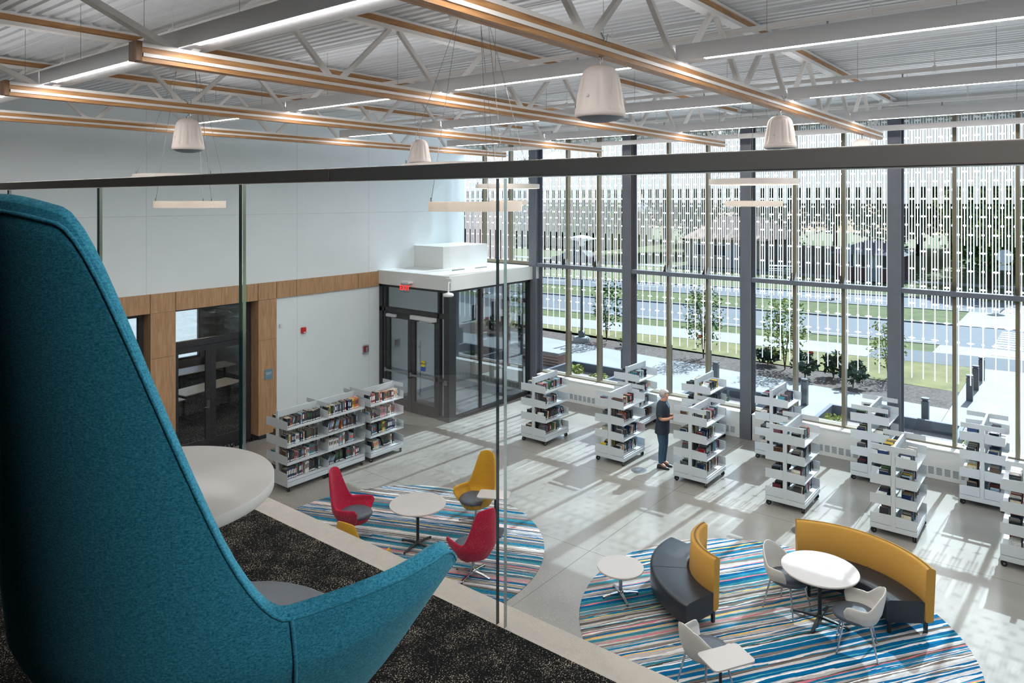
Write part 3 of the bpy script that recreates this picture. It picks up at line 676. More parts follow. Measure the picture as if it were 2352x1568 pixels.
# exit sign
t = thing('exit_sign', 'edge-lit red EXIT sign hanging from the vestibule fascia above the doors', 'exit sign', (13.12, 14.02, 3.5))
b = MB(); b.box(-.04, .14, -.17, .17, -.02, .03, 'white_paint'); b.build('canopy', t)
b = MB(); b.box(-.004, .004, -.16, .16, -.26, -.02, 'clear_glass'); b.build('panel', t)
text_obj('EXIT', .19, 'exit_red', t, (-.008, 0, -.145), (PI/2, 0, -PI/2))
# dome camera on the fascia corner
t = thing('dome_camera', 'white dome security camera on a bracket at the vestibule roof corner', 'camera', (13.12, 12.42, 3.3))
b = MB(); b.box(.08, .159, .0, .2, .1, .4, 'white_paint'); b.tube([(.1, .05, .3), (.0, 0, .32), (-.02, 0, .26), (-.02, 0, .06)], .022, 'white_paint', 10); b.build('bracket', t)
b = MB(); b.lathe([(.02, .07), (.12, .04), (.14, .0), (.12, -.03)], (-.02, 0, 0), 24, 'white_paint'); b.build('housing', t)
b = MB(); b.lathe([(.09, -.03), (.088, -.06), (.06, -.1), (.001, -.12)], (-.02, 0, 0), 20, 'window_dark'); b.build('lens_dome', t)

# ---------------------------------------------------------------- roof trusses
def truss(yc, label, x0=2.74, x1=15.45):
    t = thing('roof_truss', label, 'truss', (0, yc, 0), 0, 'roof trusses')
    L = (x0+x1)/2
    b = MB()   # bottom chord: steel angles around a timber core
    b.box(x0+.05, x1, -.055, .055, 6.865, 6.905, 'oak'); b.box(x0+.05, x1, -.055, .055, 6.935, 6.985, 'oak')
    b.box(x0, x0+.05, -.07, .07, 6.865, 7.03, 'oak_dark'); b.build('bottom_chord_timber', t)
    b = MB(); b.box(x0+.06, x1+.06, -.068, .068, 6.905, 6.935, 'truss_white'); b.box(x0+.05, x1, -.062, .062, 6.985, 7.02, 'truss_white'); b.build('bottom_chord_steel', t)
    b = MB(); b.box(.3, 16.2, -.04, .04, 7.70, 7.775, 'oak'); b.build('top_chord_timber', t)
    b = MB(); b.box(.3, 16.8, -.06, .06, 7.655, 7.70, 'truss_white'); b.box(.3, 16.8, -.06, .06, 7.775, 7.80, 'truss_white'); b.build('top_chord_steel', t)
    n = 8; st = 1.667; xb = [3.17+st*i for i in range(n)]
    for i, x in enumerate(xb):
        b = MB(); wd = .055 if i else .06
        if i == 0: b.bar((x-.06, 0, 7.0), (x-st*.95, 0, 7.66), .055, .095, 'truss_white', (0, 1, 0))
        else: b.bar((x-.07, 0, 7.0), (x-st/2+.07, 0, 7.66), .05, .05, 'truss_white', (0, 1, 0))
        b.build('web_member', t)
        if i < n-1 or True:
            b = MB(); b.bar((x+.07, 0, 7.0), (x+st/2-.07, 0, 7.66), .05, .05, 'truss_white', (0, 1, 0)); b.build('web_member', t)
    return t
tl = ['long steel and timber roof truss nearest the right, carrying the largest white speaker', 'steel and timber roof truss starting with a dark timber end block at upper left',
      'roof truss carrying the speaker that hangs before the left wall', 'roof truss nearest the white left wall']
for yc, lab in zip((3.07, 6.24, 9.44, 12.5), tl): truss(yc, lab)
# bracing line at the truss ends, sprinkler pipes
b = MB(); b.box(15.22, 15.30, -6, 12.9, 7.02, 7.12, 'truss_white'); tag(b.build('bracing_beam'), 'white steel bracing beam crossing the truss ends before the window wall', 'beam')
plab = ['white sprinkler pipe nearest the camera under the roof deck', 'second white sprinkler pipe out from the camera', 'third white sprinkler pipe out from the camera', 'white sprinkler pipe closest to the window wall']
for i, (px, r) in enumerate(((3.85, .032), (7.65, .032), (11.55, .032), (15.3, .03))):
    t = thing('sprinkler_pipe', plab[i], 'pipe', (px, 5, 7.53), 0, 'sprinkler pipes')
    b = MB(); b.tube([(0, -11, 0), (0, 9.6, 0)], r, 'truss_white', 12); b.build('pipe', t)
    for yy in (-1.6, 1.3, 4.6, 7.6):
        b = MB(); b.tube([(0, yy-5+3.2, .04), (0, yy-5+3.2, .28)], .006, 'truss_white', 6); b.tube([(0, yy-1.8-.02, 0), (0, yy-1.8+.02, 0)], .045, 'truss_white', 12); b.build('hanger', t)
    for yy in (-3, 0, 2.6, 5.8):
        b = MB(); b.tube([(0, yy, -.03), (0, yy, -.11)], .011, 'steel', 8); b.lathe([(.02, -.13), (.02, -.11)], (0, yy, 0), 10, 'steel'); b.build('sprinkler_head', t)

# linear lights
segs = [(12.35, 9.56), (9.32, 6.34), (6.14, 3.19), (2.95, .02), (-.2, -3.1), (-3.4, -6.2)]
pos = ['between the left wall trusses', 'between the second and third trusses', 'between the middle trusses', 'right of the truss with the largest speaker', 'further right', 'furthest right']
row = ['first row from the mezzanine', 'second row from the mezzanine', 'third row from the mezzanine', 'row closest to the windows', 'unseen fill row added above mezzanine']
for ri, x in enumerate((3.22, 6.5, 9.87, 13.2, .9)):  # last row is added off-frame to light the chair arm and left wall
    for si, (y1, y0) in enumerate(segs):
        if (si > 4 and ri < 4) or (ri == 4 and si in (2, 3)): continue
        t = thing('linear_light', None, 'ceiling light', (x, (y0+y1)/2, 7.03), 0, 'linear ceiling lights')
        t['label'] = 'white linear light, %s, %s' % (row[ri], pos[si])
        h = (y1-y0)/2
        b = MB(); b.box(-.12, -.105, -h-.1, h+.1, .0, .13, 'fixture_grey'); b.box(-.12, .2, -h-.1, h+.1, .13, .15, 'fixture_grey'); b.box(.185, .2, -h-.1, h+.1, .02, .13, 'fixture_grey')
        b.box(-.03, .185, -h-.1, h+.1, .02, .03, 'fixture_grey'); b.build('housing', t)
        b = MB(); b.box(-.105, -.03, -h+.17, h-.17, .004, .02, 'led'); b.build('diffuser', t)
        if ri < 4: MB().box(-.05, .13, -h, h, .151, .156, 'led_up_fill').build('added_uplight', t)  # added upward strip, unseen from below, lifts the roof deck brightness
        for q in (-.5, .5):
            b = MB(); b.tube([(0, q*h, .15), (0, q*h, .8)], .0025, 'steel', 5); b.build('hanger_wire', t)

# pendant ring lights (two rings on one canopy)
def pendant(x, y, lab, i):
    t = thing('ring_pendant', lab, 'pendant light', (x, y, 0), 0, 'two ring pendant lights')
    b = MB(); b.lathe([(.02, 7.70), (.28, 7.71), (.30, 7.73), (.30, 7.77), (.26, 7.79)], (0, 0, 0), 32, 'white_paint'); b.build('canopy', t)
    for R, z in ((.815, 6.03), (.525, 5.62)):
        b = MB(); n = 56
        prof = [(R-.09, z-.045), (R-.09, z+.055), (R, z+.055), (R, z-.05), (R-.008, z-.05), (R-.01, z-.035), (R-.082, z-.035)]
        vs = []; fs = []
        for k in range(n):
            for (r, zz) in prof: vs.append((r*COS(2*PI*k/n), r*SIN(2*PI*k/n), zz))
        L = len(prof)
        for k in range(n):
            for q in range(L): fs.append((k*L+q, k*L+(q+1) % L, ((k+1) % n)*L+(q+1) % L, ((k+1) % n)*L+q))
        b.add(vs, fs, 'speaker_white'); rg = b.build('ring', t)
        b = MB(); vs = []; fs = []
        for k in range(n):
            for r, zz in ((R-.076, z-.0375), (R-.014, z-.0375)): vs.append((r*COS(2*PI*k/n), r*SIN(2*PI*k/n), zz))
        for k in range(n): fs.append((2*k, 2*k+1, 2*((k+1) % n)+1, 2*((k+1) % n)))
        b.add(vs, fs, 'led_soft'); b.build('diffuser', rg)
        for a in (.4, 2.5, 4.6):
            b = MB(); b.tube([(R*.95*COS(a), R*.95*SIN(a), z+.05), (.2*COS(a), .2*SIN(a), 7.71)], .003, 'steel', 5)
            b.tube([(R*.95*COS(a), R*.95*SIN(a), z+.05), (R*.95*COS(a), R*.95*SIN(a), z+.1)], .008, 'steel', 6); b.build('cable', t)
pendant(5.7, 10.98, 'two-ring pendant light hanging in front of the white left wall', 0)
pendant(6.05, 5.32, 'two-ring pendant light seen largest, hanging over the round rug in the middle', 1)
pendant(14.2, 11.4, 'two-ring pendant light hanging near the vestibule corner', 2)
pendant(13.46, 4.84, 'two-ring pendant light hanging before the window wall above the right hand shelves', 3)

# pendant loudspeakers
s0 = thing('pendant_speaker', 'large white pendant loudspeaker nearest the camera on the right truss', 'speaker', (5.03, 3.07, 6.36), 0, 'pendant loudspeakers')
def ribfn(a, r, z):
    g = max(0, min(1, (z-.06)/.03))*max(0, min(1, (.38-z)/.1))
    return r - .012*g*max(0, COS(a*12))**3
b = MB(); prof = [(.2, .03), (.205, .05), (.203, .07), (.198, .09), (.19, .14), (.182, .2), (.172, .26), (.16, .32), (.148, .36), (.13, .39), (.1, .415), (.06, .43), (.001, .436)]
b.lathe(prof, (0, 0, 0), 96, 'speaker_white', fn=ribfn); b.build('housing', s0)
b = MB(); b.lathe([(.203, .052), (.208, .035), (.2, .012), (.19, .006), (.186, .012)], (0, 0, 0), 48, 'speaker_white'); b.build('rim', s0)
b = MB(); b.lathe([(.19, .012), (.15, -.012), (.08, -.028), (.001, -.034)], (0, 0, 0), 40, 'speaker_grille'); b.build('grille', s0)
b = MB(); b.lathe([(.014, 0), (.01, .008)], (0, 0, 0), 12, 'speaker_white'); o = b.build('badge', s0); o.location = (-.19, 0, .17); o.rotation_euler = (0, -PI/2, 0)
b = MB(); b.tube([(0, 0, .43), (0, 0, .49)], .006, 'steel', 6)
for k in range(3):
    a = k*PI/2; rr = .014
    b.tube([(rr*COS(q)*COS(a), rr*COS(q)*SIN(a), .49+k*.035+.022*SIN(q)) for q in [2*PI*j/10 for j in range(11)]], .0035, 'steel', 6)
b.tube([(0, 0, .56), (.0, -.06, .62), (0, -.07, .68)], .004, 'steel', 6); b.build('chain', s0)
b = MB(); b.tube([(.03, 0, .43), (.04, 0, .5), (.02, .0, .56), (-.05, -.07, .64), (-.1, -.07, .67)], .006, 'steel', 6); b.build('cable', s0)
sp = [(9.5, 3.07, 'white pendant loudspeaker hanging halfway along the right truss before the windows'), (14.0, 3.07, 'small far white pendant loudspeaker at the window end of the right truss'),
      (4.87, 9.44, 'white pendant loudspeaker hanging before the white left wall'), (9.2, 9.44, 'white pendant loudspeaker hanging just above the middle ring light'), (13.5, 9.44, 'tiny far pendant loudspeaker just above the handrail left of the columns')]
for x, y, lab in sp: clone(s0, (x, y, 6.36), rnd.uniform(-.3, .3), lab)
# ---------------------------------------------------------------- mezzanine
UF = CAMZ-1.12      # upper floor level
RX = 1.457          # glass railing plane
b = MB(); b.box(-8, RX+.0, -7.9, YB-.02, UF-.4, UF-.012, 'slab_face'); b.box(RX, RX+.08, -7.9, YB-.02, UF-.4, UF-.012, 'slab_face'); struct(b, 'floor.002')
b = MB(); b.box(-8, RX-.008, -7.9, YB-.02, UF-.012, UF+.004, 'loop_carpet'); tag(b.build('mezzanine_carpet'), 'black carpet flecked with beige covering the mezzanine floor', 'carpet')
b = MB(); b.box(RX-.008, RX+.085, -7.9, YB-.02, UF-.012, UF+.002, 'slab_cap'); struct(b, 'trim_4')
JY = [1.19+1.235*k for k in range(-3, 10)]
rn = ['from the joint by the teal armrest rightwards', 'in the middle, right of the teal chair back', 'behind the round white cafe table', 'left of the table, partly behind the teal chair', 'at far left above the teal chair']
for i in range(len(JY)-1):
    y0, y1 = JY[i]+.013, JY[i+1]-.013
    lab = 'clear glass railing panel of the mezzanine beyond the right frame edge'
    if 2 <= i <= 6: lab = 'clear glass railing panel '+rn[i-2]
    elif i > 6: lab = 'clear glass railing panel beyond the left frame edge'
    b = MB(); g = .0065
    b.add([(RX-g, y0, UF+.002), (RX-g, y1, UF+.002), (RX-g, y1, UF+1.175), (RX-g, y0, UF+1.175)], [(0, 1, 2, 3)], 'rail_glass')
    b.add([(RX+g, y0, UF+.002), (RX+g, y1, UF+.002), (RX+g, y1, UF+1.175), (RX+g, y0, UF+1.175)], [(3, 2, 1, 0)], 'clear_thin')
    for yy in (y0, y1): b.add([(RX-g, yy, UF+.002), (RX+g, yy, UF+.002), (RX+g, yy, UF+1.175), (RX-g, yy, UF+1.175)], [(0, 1, 2, 3)], 'glass_edge' if yy == y0 else 'glass_edge_glint')
    if 'clear_thin' not in M:
        M['clear_thin'] = M['rail_glass']
    tag(b.build('railing_glass'), lab, 'glass panel', 'railing glass panels')
for i, (y0, y1, lab) in enumerate(((-3.6, 1.875, 'right length of brushed bronze handrail on the glass railing'), (1.877, 7.2, 'left length of bronze handrail on the glass railing'), (7.202, 12.5, 'bronze handrail length beyond the left frame edge'))):
    b = MB(); b.box(-.028, .028, y0, y1, -.02, .022, 'rail_metal'); o = b.build('handrail'); o.location = (RX, 0, UF+1.12+.077); bevel_mod(o, .003); tag(o, lab, 'handrail', 'handrail lengths')

def smooth01(t): t = max(0, min(1, t)); return t*t*(3-2*t)
def shell_pts(P, nu=48, nv=22):
    G = []
    for i in range(nu+1):
        s = -1+2*i/nu; a = s*P['amax']
        k = 1-smooth01((abs(s)-P['s0'])/(P['s1']-P['s0']))
        arm = P['arm'] + P.get('armrise', .03)*smooth01((abs(s)-P['s1'])/(1-P['s1']))
        e = P.get('endr', .1)
        if abs(s) > 1-e: arm -= P.get('enddrop', .06)*(1-math.sqrt(max(0, 1-((abs(s)-(1-e))/e)**2)))
        H = arm+(P['top']-arm)*k - P.get('crown', .03)*min(1, (s/P['s0'])**2)*(1 if k > .2 else k*5)
        zb = P['zb'] + P.get('zfront', 0)*smooth01((abs(s)-.55)/.45)
        col = []
        for j in range(nv+1):
            t = j/nv; z = zb+(H-zb)*t
            tk = P['tuck']+(1-P['tuck'])*math.sqrt(max(0, min(1, (z-zb)/P['th'])))if z < zb+P['th'] else 1
            ca, sa = COS(a), SIN(a)
            rx = P['rb'] if ca > 0 else P['rf']
            x = -rx*ca*tk; y = P['ry']*sa*tk
            if P.get('fwd') and ca < 0:
                q_ = (abs(a)-PI/2)/(P['amax']-PI/2); x = P['fwd']*q_*tk; y = math.copysign(P['ry'], a)*(1-.06*q_*q_)*tk
            hh = max(0, z-P['arm']+.06)/(P['top']-P['arm']+.06)
            y *= 1-P['nar']*smooth01(hh*.9)
            x -= P['lean']*max(0, z-P['zb']-.1)*(1 if ca > 0 else 1-.8*min(1, -ca*2)) - P.get('curl', .05)*hh**3*(1 if ca > 0 else 0)
            y *= 1+P.get('flare', .05)*smooth01((abs(s)-.5)/.5)*t
            col.append(Vector((x, y, z)))
        G.append(col)
    return G
def shell_mesh(P, th, mo, mi_, nu=48, nv=22):
    G = shell_pts(P, nu, nv); I = []
    for i in range(nu+1):
        r = []
        for j in range(nv+1):
            du = G[min(i+1, nu)][j]-G[max(i-1, 0)][j]; dv = G[i][min(j+1, nv)]-G[i][max(j-1, 0)]
            n = du.cross(dv)
            n = n.normalized() if n.length > 1e-9 else Vector((0, 0, 0))
            e = 1.0
            if j == nv or j == 0: e = .55
            if i in (0, nu): e = .55
            r.append((n, e))
        I.append(r)
    out = [[G[i][j]+I[i][j][0]*th*.5*I[i][j][1] for j in range(nv+1)] for i in range(nu+1)]
    inn = [[G[i][j]-I[i][j][0]*th*.5*I[i][j][1] for j in range(nv+1)] for i in range(nu+1)]
    # out-normals point away from the seat when du x dv does
    c = G[nu//2][nv//2]; n = I[nu//2][nv//2][0]
    if n.dot(Vector((-1, 0, 0))) < 0: out, inn = inn, out
    b = MB(); b.grid(out, mo); b.grid([r[::-1] for r in inn], mi_)
    # rims (smooth strips)
    def strip(A, B, m): b.grid([[p, (p+q)/2 + ((p-G0).normalized()*0), q] for p, q, G0 in zip(A, B, A)], m)
    mid = lambda p, q, d: (p+q)/2+d
    up = Vector((0, 0, th*.22))
    b.grid([[out[i][nv], mid(out[i][nv], inn[i][nv], up), inn[i][nv]] for i in range(nu+1)], mo)
    b.grid([[out[i][0], mid(out[i][0], inn[i][0], -up), inn[i][0]] for i in range(nu+1)], mo)
    for i in (0, nu):
        f = (G[i][nv//2]-G[i+(1 if i == 0 else -1)][nv//2]).normalized()*th*.22
        b.grid([[out[i][j], mid(out[i][j], inn[i][j], f), inn[i][j]] for j in range(nv+1)], mo)
    return b, G, out
LP = dict(fwd=.24, amax=2.3, s0=.22, s1=.5, top=1.13, arm=.575, armrise=.02, zb=.29, tuck=.55, th=.2, rb=.31, rf=.37, ry=.325, nar=.14, lean=.16, endr=.06, enddrop=.05, crown=.03, zfront=.04, flare=.08, curl=.03)
def star_base(t, n, r, h, m, hub=.022, a0=.4, foot=True):
    b = MB(); b.tube([(0, 0, .05), (0, 0, h)], hub, m, 14); b.lathe([(hub*1.7, .035), (hub*1.7, .075), (hub, .09)], (0, 0, 0), 16, m); b.build('post', t)
    for k in range(n):
        a = a0+2*PI*k/n; b = MB(); c, s = COS(a), SIN(a)
        q = []
        for rr, zz, ww, hh in ((0.0, .055, .026, .03), (r*.5, .042, .022, .022), (r, .022, .016, .014)):
            for sy in (-1, 1):
                for sz in (-1, 1): q.append((rr*c-sy*ww*s, rr*s+sy*ww*c, zz+sz*hh*.6))
        b.add(q, [(0, 1, 5, 4), (4, 5, 9, 8), (2, 6, 7, 3), (6, 10, 11, 7), (1, 3, 7, 5), (5, 7, 11, 9), (0, 4, 6, 2), (4, 8, 10, 6), (8, 9, 11, 10), (0, 2, 3, 1)], m)
        if foot: b.lathe([(.016, 0), (.016, .014)], (r*.96*c, r*.96*s, 0), 10, 'rubber')
        bevel_mod(b.build('leg', t), .004, 1)
def lounge(name, lab, loc, rz, fab, hi=False, group='high-back lounge chairs around the low round table', P=LP):
    t = thing(name, lab, 'chair', loc, rz, group)
    nu, nv = (110, 44) if hi else (48, 22)
    b, G, out = shell_mesh(P, .034, fab, fab, nu, nv); sh = b.build('shell', t)
    b = MB(); pr = [(.001, -.045), (.2, -.045), (.262, -.03), (.275, 0), (.26, .03), (.235, .045), (.12, .055), (.001, .058)]
    b.lathe([(r*(.74 if hi else .93), z) for r, z in pr], (-.11 if hi else .04, -.03 if hi else 0, .35 if hi else .42), 36, 'grey_seat', sy=1.03, fn=lambda a, r, z: r*(1+.16*max(0, COS(a))**2)); b.build('seat_cushion', t)
    b = MB(); b.lathe([(.06, .27), (.2, .29), (.235, .33), (.25, .385)][:(2 if hi else 4)], (-.03 if hi else .05, 0, 0), 28, fab); b.build('seat_pan', t)
    # headrest crease
    nv_ = nv
    pts = [G[i][int(nv_*.76)]+Vector((.021+.0, 0, -.0)) for i in range(int(nu*.42), int(nu*.58)+1)]
    b = MB(); b.tube(pts, .004, fab, 6); b.build('crease', t)
    if hi:
        e = [out[i][nv]+Vector((0, 0, .001)) for i in range(nu+1)]
        b = MB(); b.tube([(G[i][nv-1]+(out[i][nv-1]-G[i][nv-1])*1.06)*.62+(G[i][nv]+(out[i][nv]-G[i][nv])*1.3)*.38 for i in range(nu+1)], .0028, fab, 8); b.build('piping', t)
        for sg in (-1, 1):
            i = int(nu*(.5+sg*.5*P['s1'])); b = MB()
            b.tube([out[i][j]+(out[i][j]-G[i][j]).normalized()*.0 for j in range(nv+1)], .0032, fab, 8); b.build('seam', t)
    star_base(t, 4, .31, .29, 'chrome', .026)
    return t

# teal chair, round cafe table on the mezzanine
TP = dict(LP); TP.update(fwd=None, amax=1.932, s0=.1768, s1=.5251, top=1.1158, arm=.5573, armrise=.0119, rb=.339, rf=.251, ry=.3144, nar=.1563, lean=.1085, crown=.0153, flare=.195, curl=.002, enddrop=.07, endr=.12)
FWD = Vector((COS(TH), SIN(TH), 0)); RGT = Vector((SIN(TH), -COS(TH), 0))
def cam_pt(d, l, z): p = FWD*d+RGT*l; return (p.x, p.y, z)
lounge('lounge_chair', 'teal high-back lounge chair close to the camera, seen from behind', cam_pt(1.27, -.456, UF+.004), TH-.4639, 'teal_felt', True, 'mezzanine lounge chair', TP)
t = thing('cafe_table', 'round white cafe table with light edge beside the teal chair on the mezzanine', 'table', (*cam_pt(1.875, -.9375, 0)[:2], UF+.004))
b = MB(); b.lathe([(.001, .336), (.297, .336), (.3, .339), (.3, .3675)], (0, 0, 0), 96, 'table_edge', cap=False); b.lathe([(.3, .3675), (.298, .37), (.001, .37)], (0, 0, 0), 96, 'table_white'); b.build('tabletop', t)
star_base(t, 4, .26, .335, 'chrome', .02)

# ---------------------------------------------------------------- lower seating groups
rug_mat('rug_stripes', math.radians(-67), 1.0); rug_mat('rug_stripes_right', math.radians(-35), 4.0)
for (x, y, r, m, lab) in ((8.04, 8.86, 2.48, 'rug_stripes', 'round striped rug under the red and yellow lounge chairs'), (9.60, 3.30, 2.47, 'rug_stripes_right', 'big round striped rug under the curved benches and white chairs')):
    b = MB(); b.lathe([(r, .0), (r, .008), (r-.006, .012), (.001, .012)], (0, 0, 0), 128, m, False); o = b.build('round_rug'); o.location = (x, y, 0); tag(o, lab, 'rug')
Z0 = .012
lounge('lounge_chair', 'red high-back lounge chair with grey seat in front of the long bookcase', (7.80, 9.60, Z0), math.radians(-66), 'red_fabric')
lounge('lounge_chair', 'yellow high-back lounge chair with grey seat beside a small tablet table', (9.55, 8.38, Z0), math.radians(186), 'yellow_fabric')
lounge('lounge_chair', 'red high-back lounge chair seen from behind next to the glass joint', (8.16, 7.22, Z0), math.radians(74), 'red_fabric')
lounge('lounge_chair', 'yellow lounge chair mostly hidden below the mezzanine edge', (6.85, 8.22, Z0), math.radians(10), 'yellow_fabric')
def round_table(lab, loc, r, h, colm, n=4, fr=.3, a0=.3):
    t = thing('round_table', lab, 'table', loc)
    b = MB(); b.lathe([(.001, h-.028), (r-.006, h-.028), (r, h-.02), (r, h-.004), (r-.004, h)], (0, 0, 0), 80, 'speaker_white', cap=False); b.lathe([(r-.004, h), (.001, h)], (0, 0, 0), 80, 'table_white', False, cap=False); b.build('tabletop', t)
    star_base(t, n, fr, h-.028, colm, .026, a0); return t
round_table('round pale table on a black pedestal between the red and yellow lounge chairs', (8.27, 8.53, Z0), .46, .70, 'black_metal', 4, .34, .1)
round_table('large round pale table on a black pedestal between two white chairs', (10.18, 2.76, Z0), .49, .71, 'black_metal', 4, .38, .0)
round_table('low round side table with chrome base left of the curved bench', (9.03, 5.17, Z0), .33, .43, 'chrome', 4, .27, .9)
def tablet(lab, loc, rz):
    t = thing('tablet_table', lab, 'table', loc, rz)
    b = MB(); w_, d_, r = .27, .175, .05; poly = []
    for cx, cy, a0 in ((w_-r, d_-r, 0), (-w_+r, d_-r, 90), (-w_+r, -d_+r, 180), (w_-r, -d_+r, 270)):
        for k in range(7): a = math.radians(a0+15*k); poly.append((cx+r*COS(a), cy+r*SIN(a)))
    b.prism(poly, .632, .65, 'table_white'); b.build('tabletop', t)
    b = MB(); b.tube([(0, .1, .02), (0, .1, .632)], .018, 'black_metal', 10); b.build('post', t)
    b = MB(); b.box(-.17, .17, -.18, .15, .0, .014, 'black_metal'); bevel_mod(b.build('foot_plate', t), .005); return t
tablet('small white tablet table beside the yellow lounge chair', (9.42, 7.86, Z0), math.radians(-62))
tablet('white tablet table in front of the white chair nearest the mezzanine', (7.66, 3.06, Z0), math.radians(-31))

CP = dict(fwd=.17, amax=2.2, s0=.24, s1=.7, top=.83, arm=.62, armrise=.02, zb=.40, tuck=.7, th=.13, rb=.25, rf=.26, ry=.27, nar=.12, lean=.22, endr=.14, enddrop=.07, crown=.05, zfront=.03, curl=.02)
def cafe_chair(lab, loc, rz):
    t = thing('shell_chair', lab, 'chair', loc, rz, 'white shell chairs')
    b, G, out = shell_mesh(CP, .024, 'shell_white', 'shell_white', 44, 16); b.build('shell', t)
    b = MB(); b.lathe([(.001, -.05), (.2, -.045), (.245, -.02), (.25, .01), (.235, .035), (.15, .045), (.001, .045)], (.03, 0, .435), 32, 'grey_seat', sy=1.0, fn=lambda a, r, z: r*(1+.12*max(0, COS(a))**2)); b.build('seat', t)
    for sx in (-1, 1):
        for sy in (-1, 1):
            b = MB(); b.tube([(sx*.15+.02, sy*.16, .40), (sx*.23+.02, sy*.225, .01)], [.014, .010], 'chrome', 10); b.lathe([(.014, 0), (.014, .012)], (sx*.23+.02, sy*.225, 0), 10, 'steel'); b.build('leg', t)
    return t
cafe_chair('white shell chair with grey seat left of the large round table', (10.2, 3.22, Z0), math.radians(-104))
cafe_chair('white shell chair with grey seat in front of the large round table, seen from behind', (9.84, 2.2, Z0), math.radians(103))
cafe_chair('white shell chair with grey seat at the bottom edge beside the tablet table', (7.93, 3.43, Z0), math.radians(-22))

def arc_slab(b, c, r0, r1, a0, a1, z0, z1, m, n=28, rr=.03, leanr=0):
    prof = [(r0+rr, z0), (r0, z0+rr), (r0+leanr, z1-rr), (r0+rr+leanr, z1-rr*.3), (r0+rr*2+leanr, z1), (r1-rr*2+leanr, z1), (r1-rr+leanr, z1-rr*.3), (r1+leanr, z1-rr), (r1, z0+rr), (r1-rr, z0), (r0+rr, z0)]
    G = []
    for i in range(n+1):
        a = a0+(a1-a0)*i/n; G.append([(c[0]+r*COS(a), c[1]+r*SIN(a), z) for r, z in prof])
    b.grid(G, m, True)
    for i in (0, n): b.add(G[i][:-1], [tuple(range(len(prof)-1))], m)
def bench(lab, loc, rz, seat, back, a0, a1):
    t = thing('curved_bench', lab, 'bench', loc, rz, 'curved benches')
    b = MB(); arc_slab(b, (0, 0), seat[0], seat[1], a0, a1, .16, .45, 'dark_leather', rr=.03); o = b.build('seat', t)
    am = (a0+a1)/2; b = MB(); b.bar(((seat[0]+.01)*COS(am), (seat[0]+.01)*SIN(am), .4515), ((seat[1]-.01)*COS(am), (seat[1]-.01)*SIN(am), .4515), .004, .002, 'black_metal'); b.build('seam', t)
    b = MB(); arc_slab(b, (0, 0), back[0], back[1], a0, a1, .17, .88, 'mustard_fabric', rr=.03, leanr=back[2]); b.build('backrest', t)
    for a in (a0+.06, a1-.06):
        for r in (min(seat[0], back[0])+.06, max(seat[1], back[1])-.06):
            b = MB(); b.box(-.02, .02, -.02, .02, 0, .17, 'black_metal'); o = b.build('leg', t); o.location = (r*COS(a), r*SIN(a), 0); o.rotation_euler = (0, 0, a)
    return t
R_ = math.radians
bench('curved bench with black leather seat outside its mustard back, between side table and white chair', (10.03, 3.62, Z0), 0, (.86, 1.42), (.76, .88, -.03), R_(80), R_(165))
bench('long curved bench with mustard back wrapping behind the large round table', (9.92, 2.66, Z0), 0, (.82, 1.32), (1.30, 1.42, .03), R_(-55), R_(30))

# ---------------------------------------------------------------- shelving on castors
LV = [.215, .545, .88, 1.225]
def bay(t, x0, x1, tplate, posts=(True, True), n0=0):
    b = MB(); b.box(x0, x1, -.36, .36, .10, .185, 'shelf_white'); b.box(x0+.01, x1-.01, -.345, .345, .185, .2, 'speaker_grille'); bevel_mod(b.build('base_frame', t), .006)
    for x, on in ((x0, posts[0]), (x1-.03, posts[1])):
        if on:
            b = MB(); b.box(x, x+.03, -.035, .035, .18, 1.54, 'shelf_white')
            for k in range(20):
                for s in (-1, 1): b.box(x-.0012, x+.0312, s*.018-.0025, s*.018+.0025, .3+k*.058, .314+k*.058, 'fixture_grey')
            b.build('post', t)
    for z in LV:
        for s in (-1, 1):
            b = MB(); y0, y1 = sorted((s*.035, s*.355))
            b.box(x0+.004, x1-.004, y0, y1, z-.018, z, 'shelf_white'); o = b.build('shelf', t)
            for x in (x0, x1-.004):
                q = MB(); q.add([(x, s*.03, z-.02), (x, s*.357, z-.02), (x, s*.357, z+.145), (x, s*.03, z+.16),
                                 (x+.004, s*.03, z-.02), (x+.004, s*.357, z-.02), (x+.004, s*.357, z+.145), (x+.004, s*.03, z+.16)],
                                [(0, 1, 2, 3), (7, 6, 5, 4), (0, 4, 5, 1), (1, 5, 6, 2), (2, 6, 7, 3), (3, 7, 4, 0)], 'shelf_white'); q.build('bracket', o)
    b = MB(); b.box(x0+.02, x1-.02, -.018, .018, 1.40, 1.53, 'shelf_white'); b.build('top_rail', t)
    for x in tplate:
        b = MB(); b.box(x-.003, x+.003, -.34, .34, 1.45, 1.54, 'shelf_white'); b.build('top_plate', t)
    for x in (x0+.05, x1-.05):
        for y in (-.31, .31):
            b = MB(); b.box(-.012, .012, -.012, .012, .05, .105, 'steel')
            o = MB(); b.tube([(-.02, 0, .045), (-.008, 0, .045)], .045, 'rubber', 16); b.tube([(.008, 0, .045), (.02, 0, .045)], .045, 'rubber', 16); b.tube([(-.021, 0, .045), (.021, 0, .045)], .016, 'steel', 10)
            q = b.build('caster', t); q.location = (x, y, 0); q.rotation_euler = (0, 0, rnd.uniform(-1.2, 1.2))
UNITS = []   # (x0, x1, cy, short name, front shelves named)
t = thing('bookcase_on_casters', 'two-bay white metal bookcase on castors by the oak post, left of its neighbour', 'bookcase', (8.2, 12.42, 0), 0, 'white bookcases before the long wall')
bay(t, 0, .96, (.945,), (True, True)); bay(t, .965, 1.925, (1.91,), (True, True)); UNITS += [(8.2, 9.16, 12.42, 'left bay of the long bookcase'), (9.165, 10.125, 12.42, 'right bay of the long bookcase')]
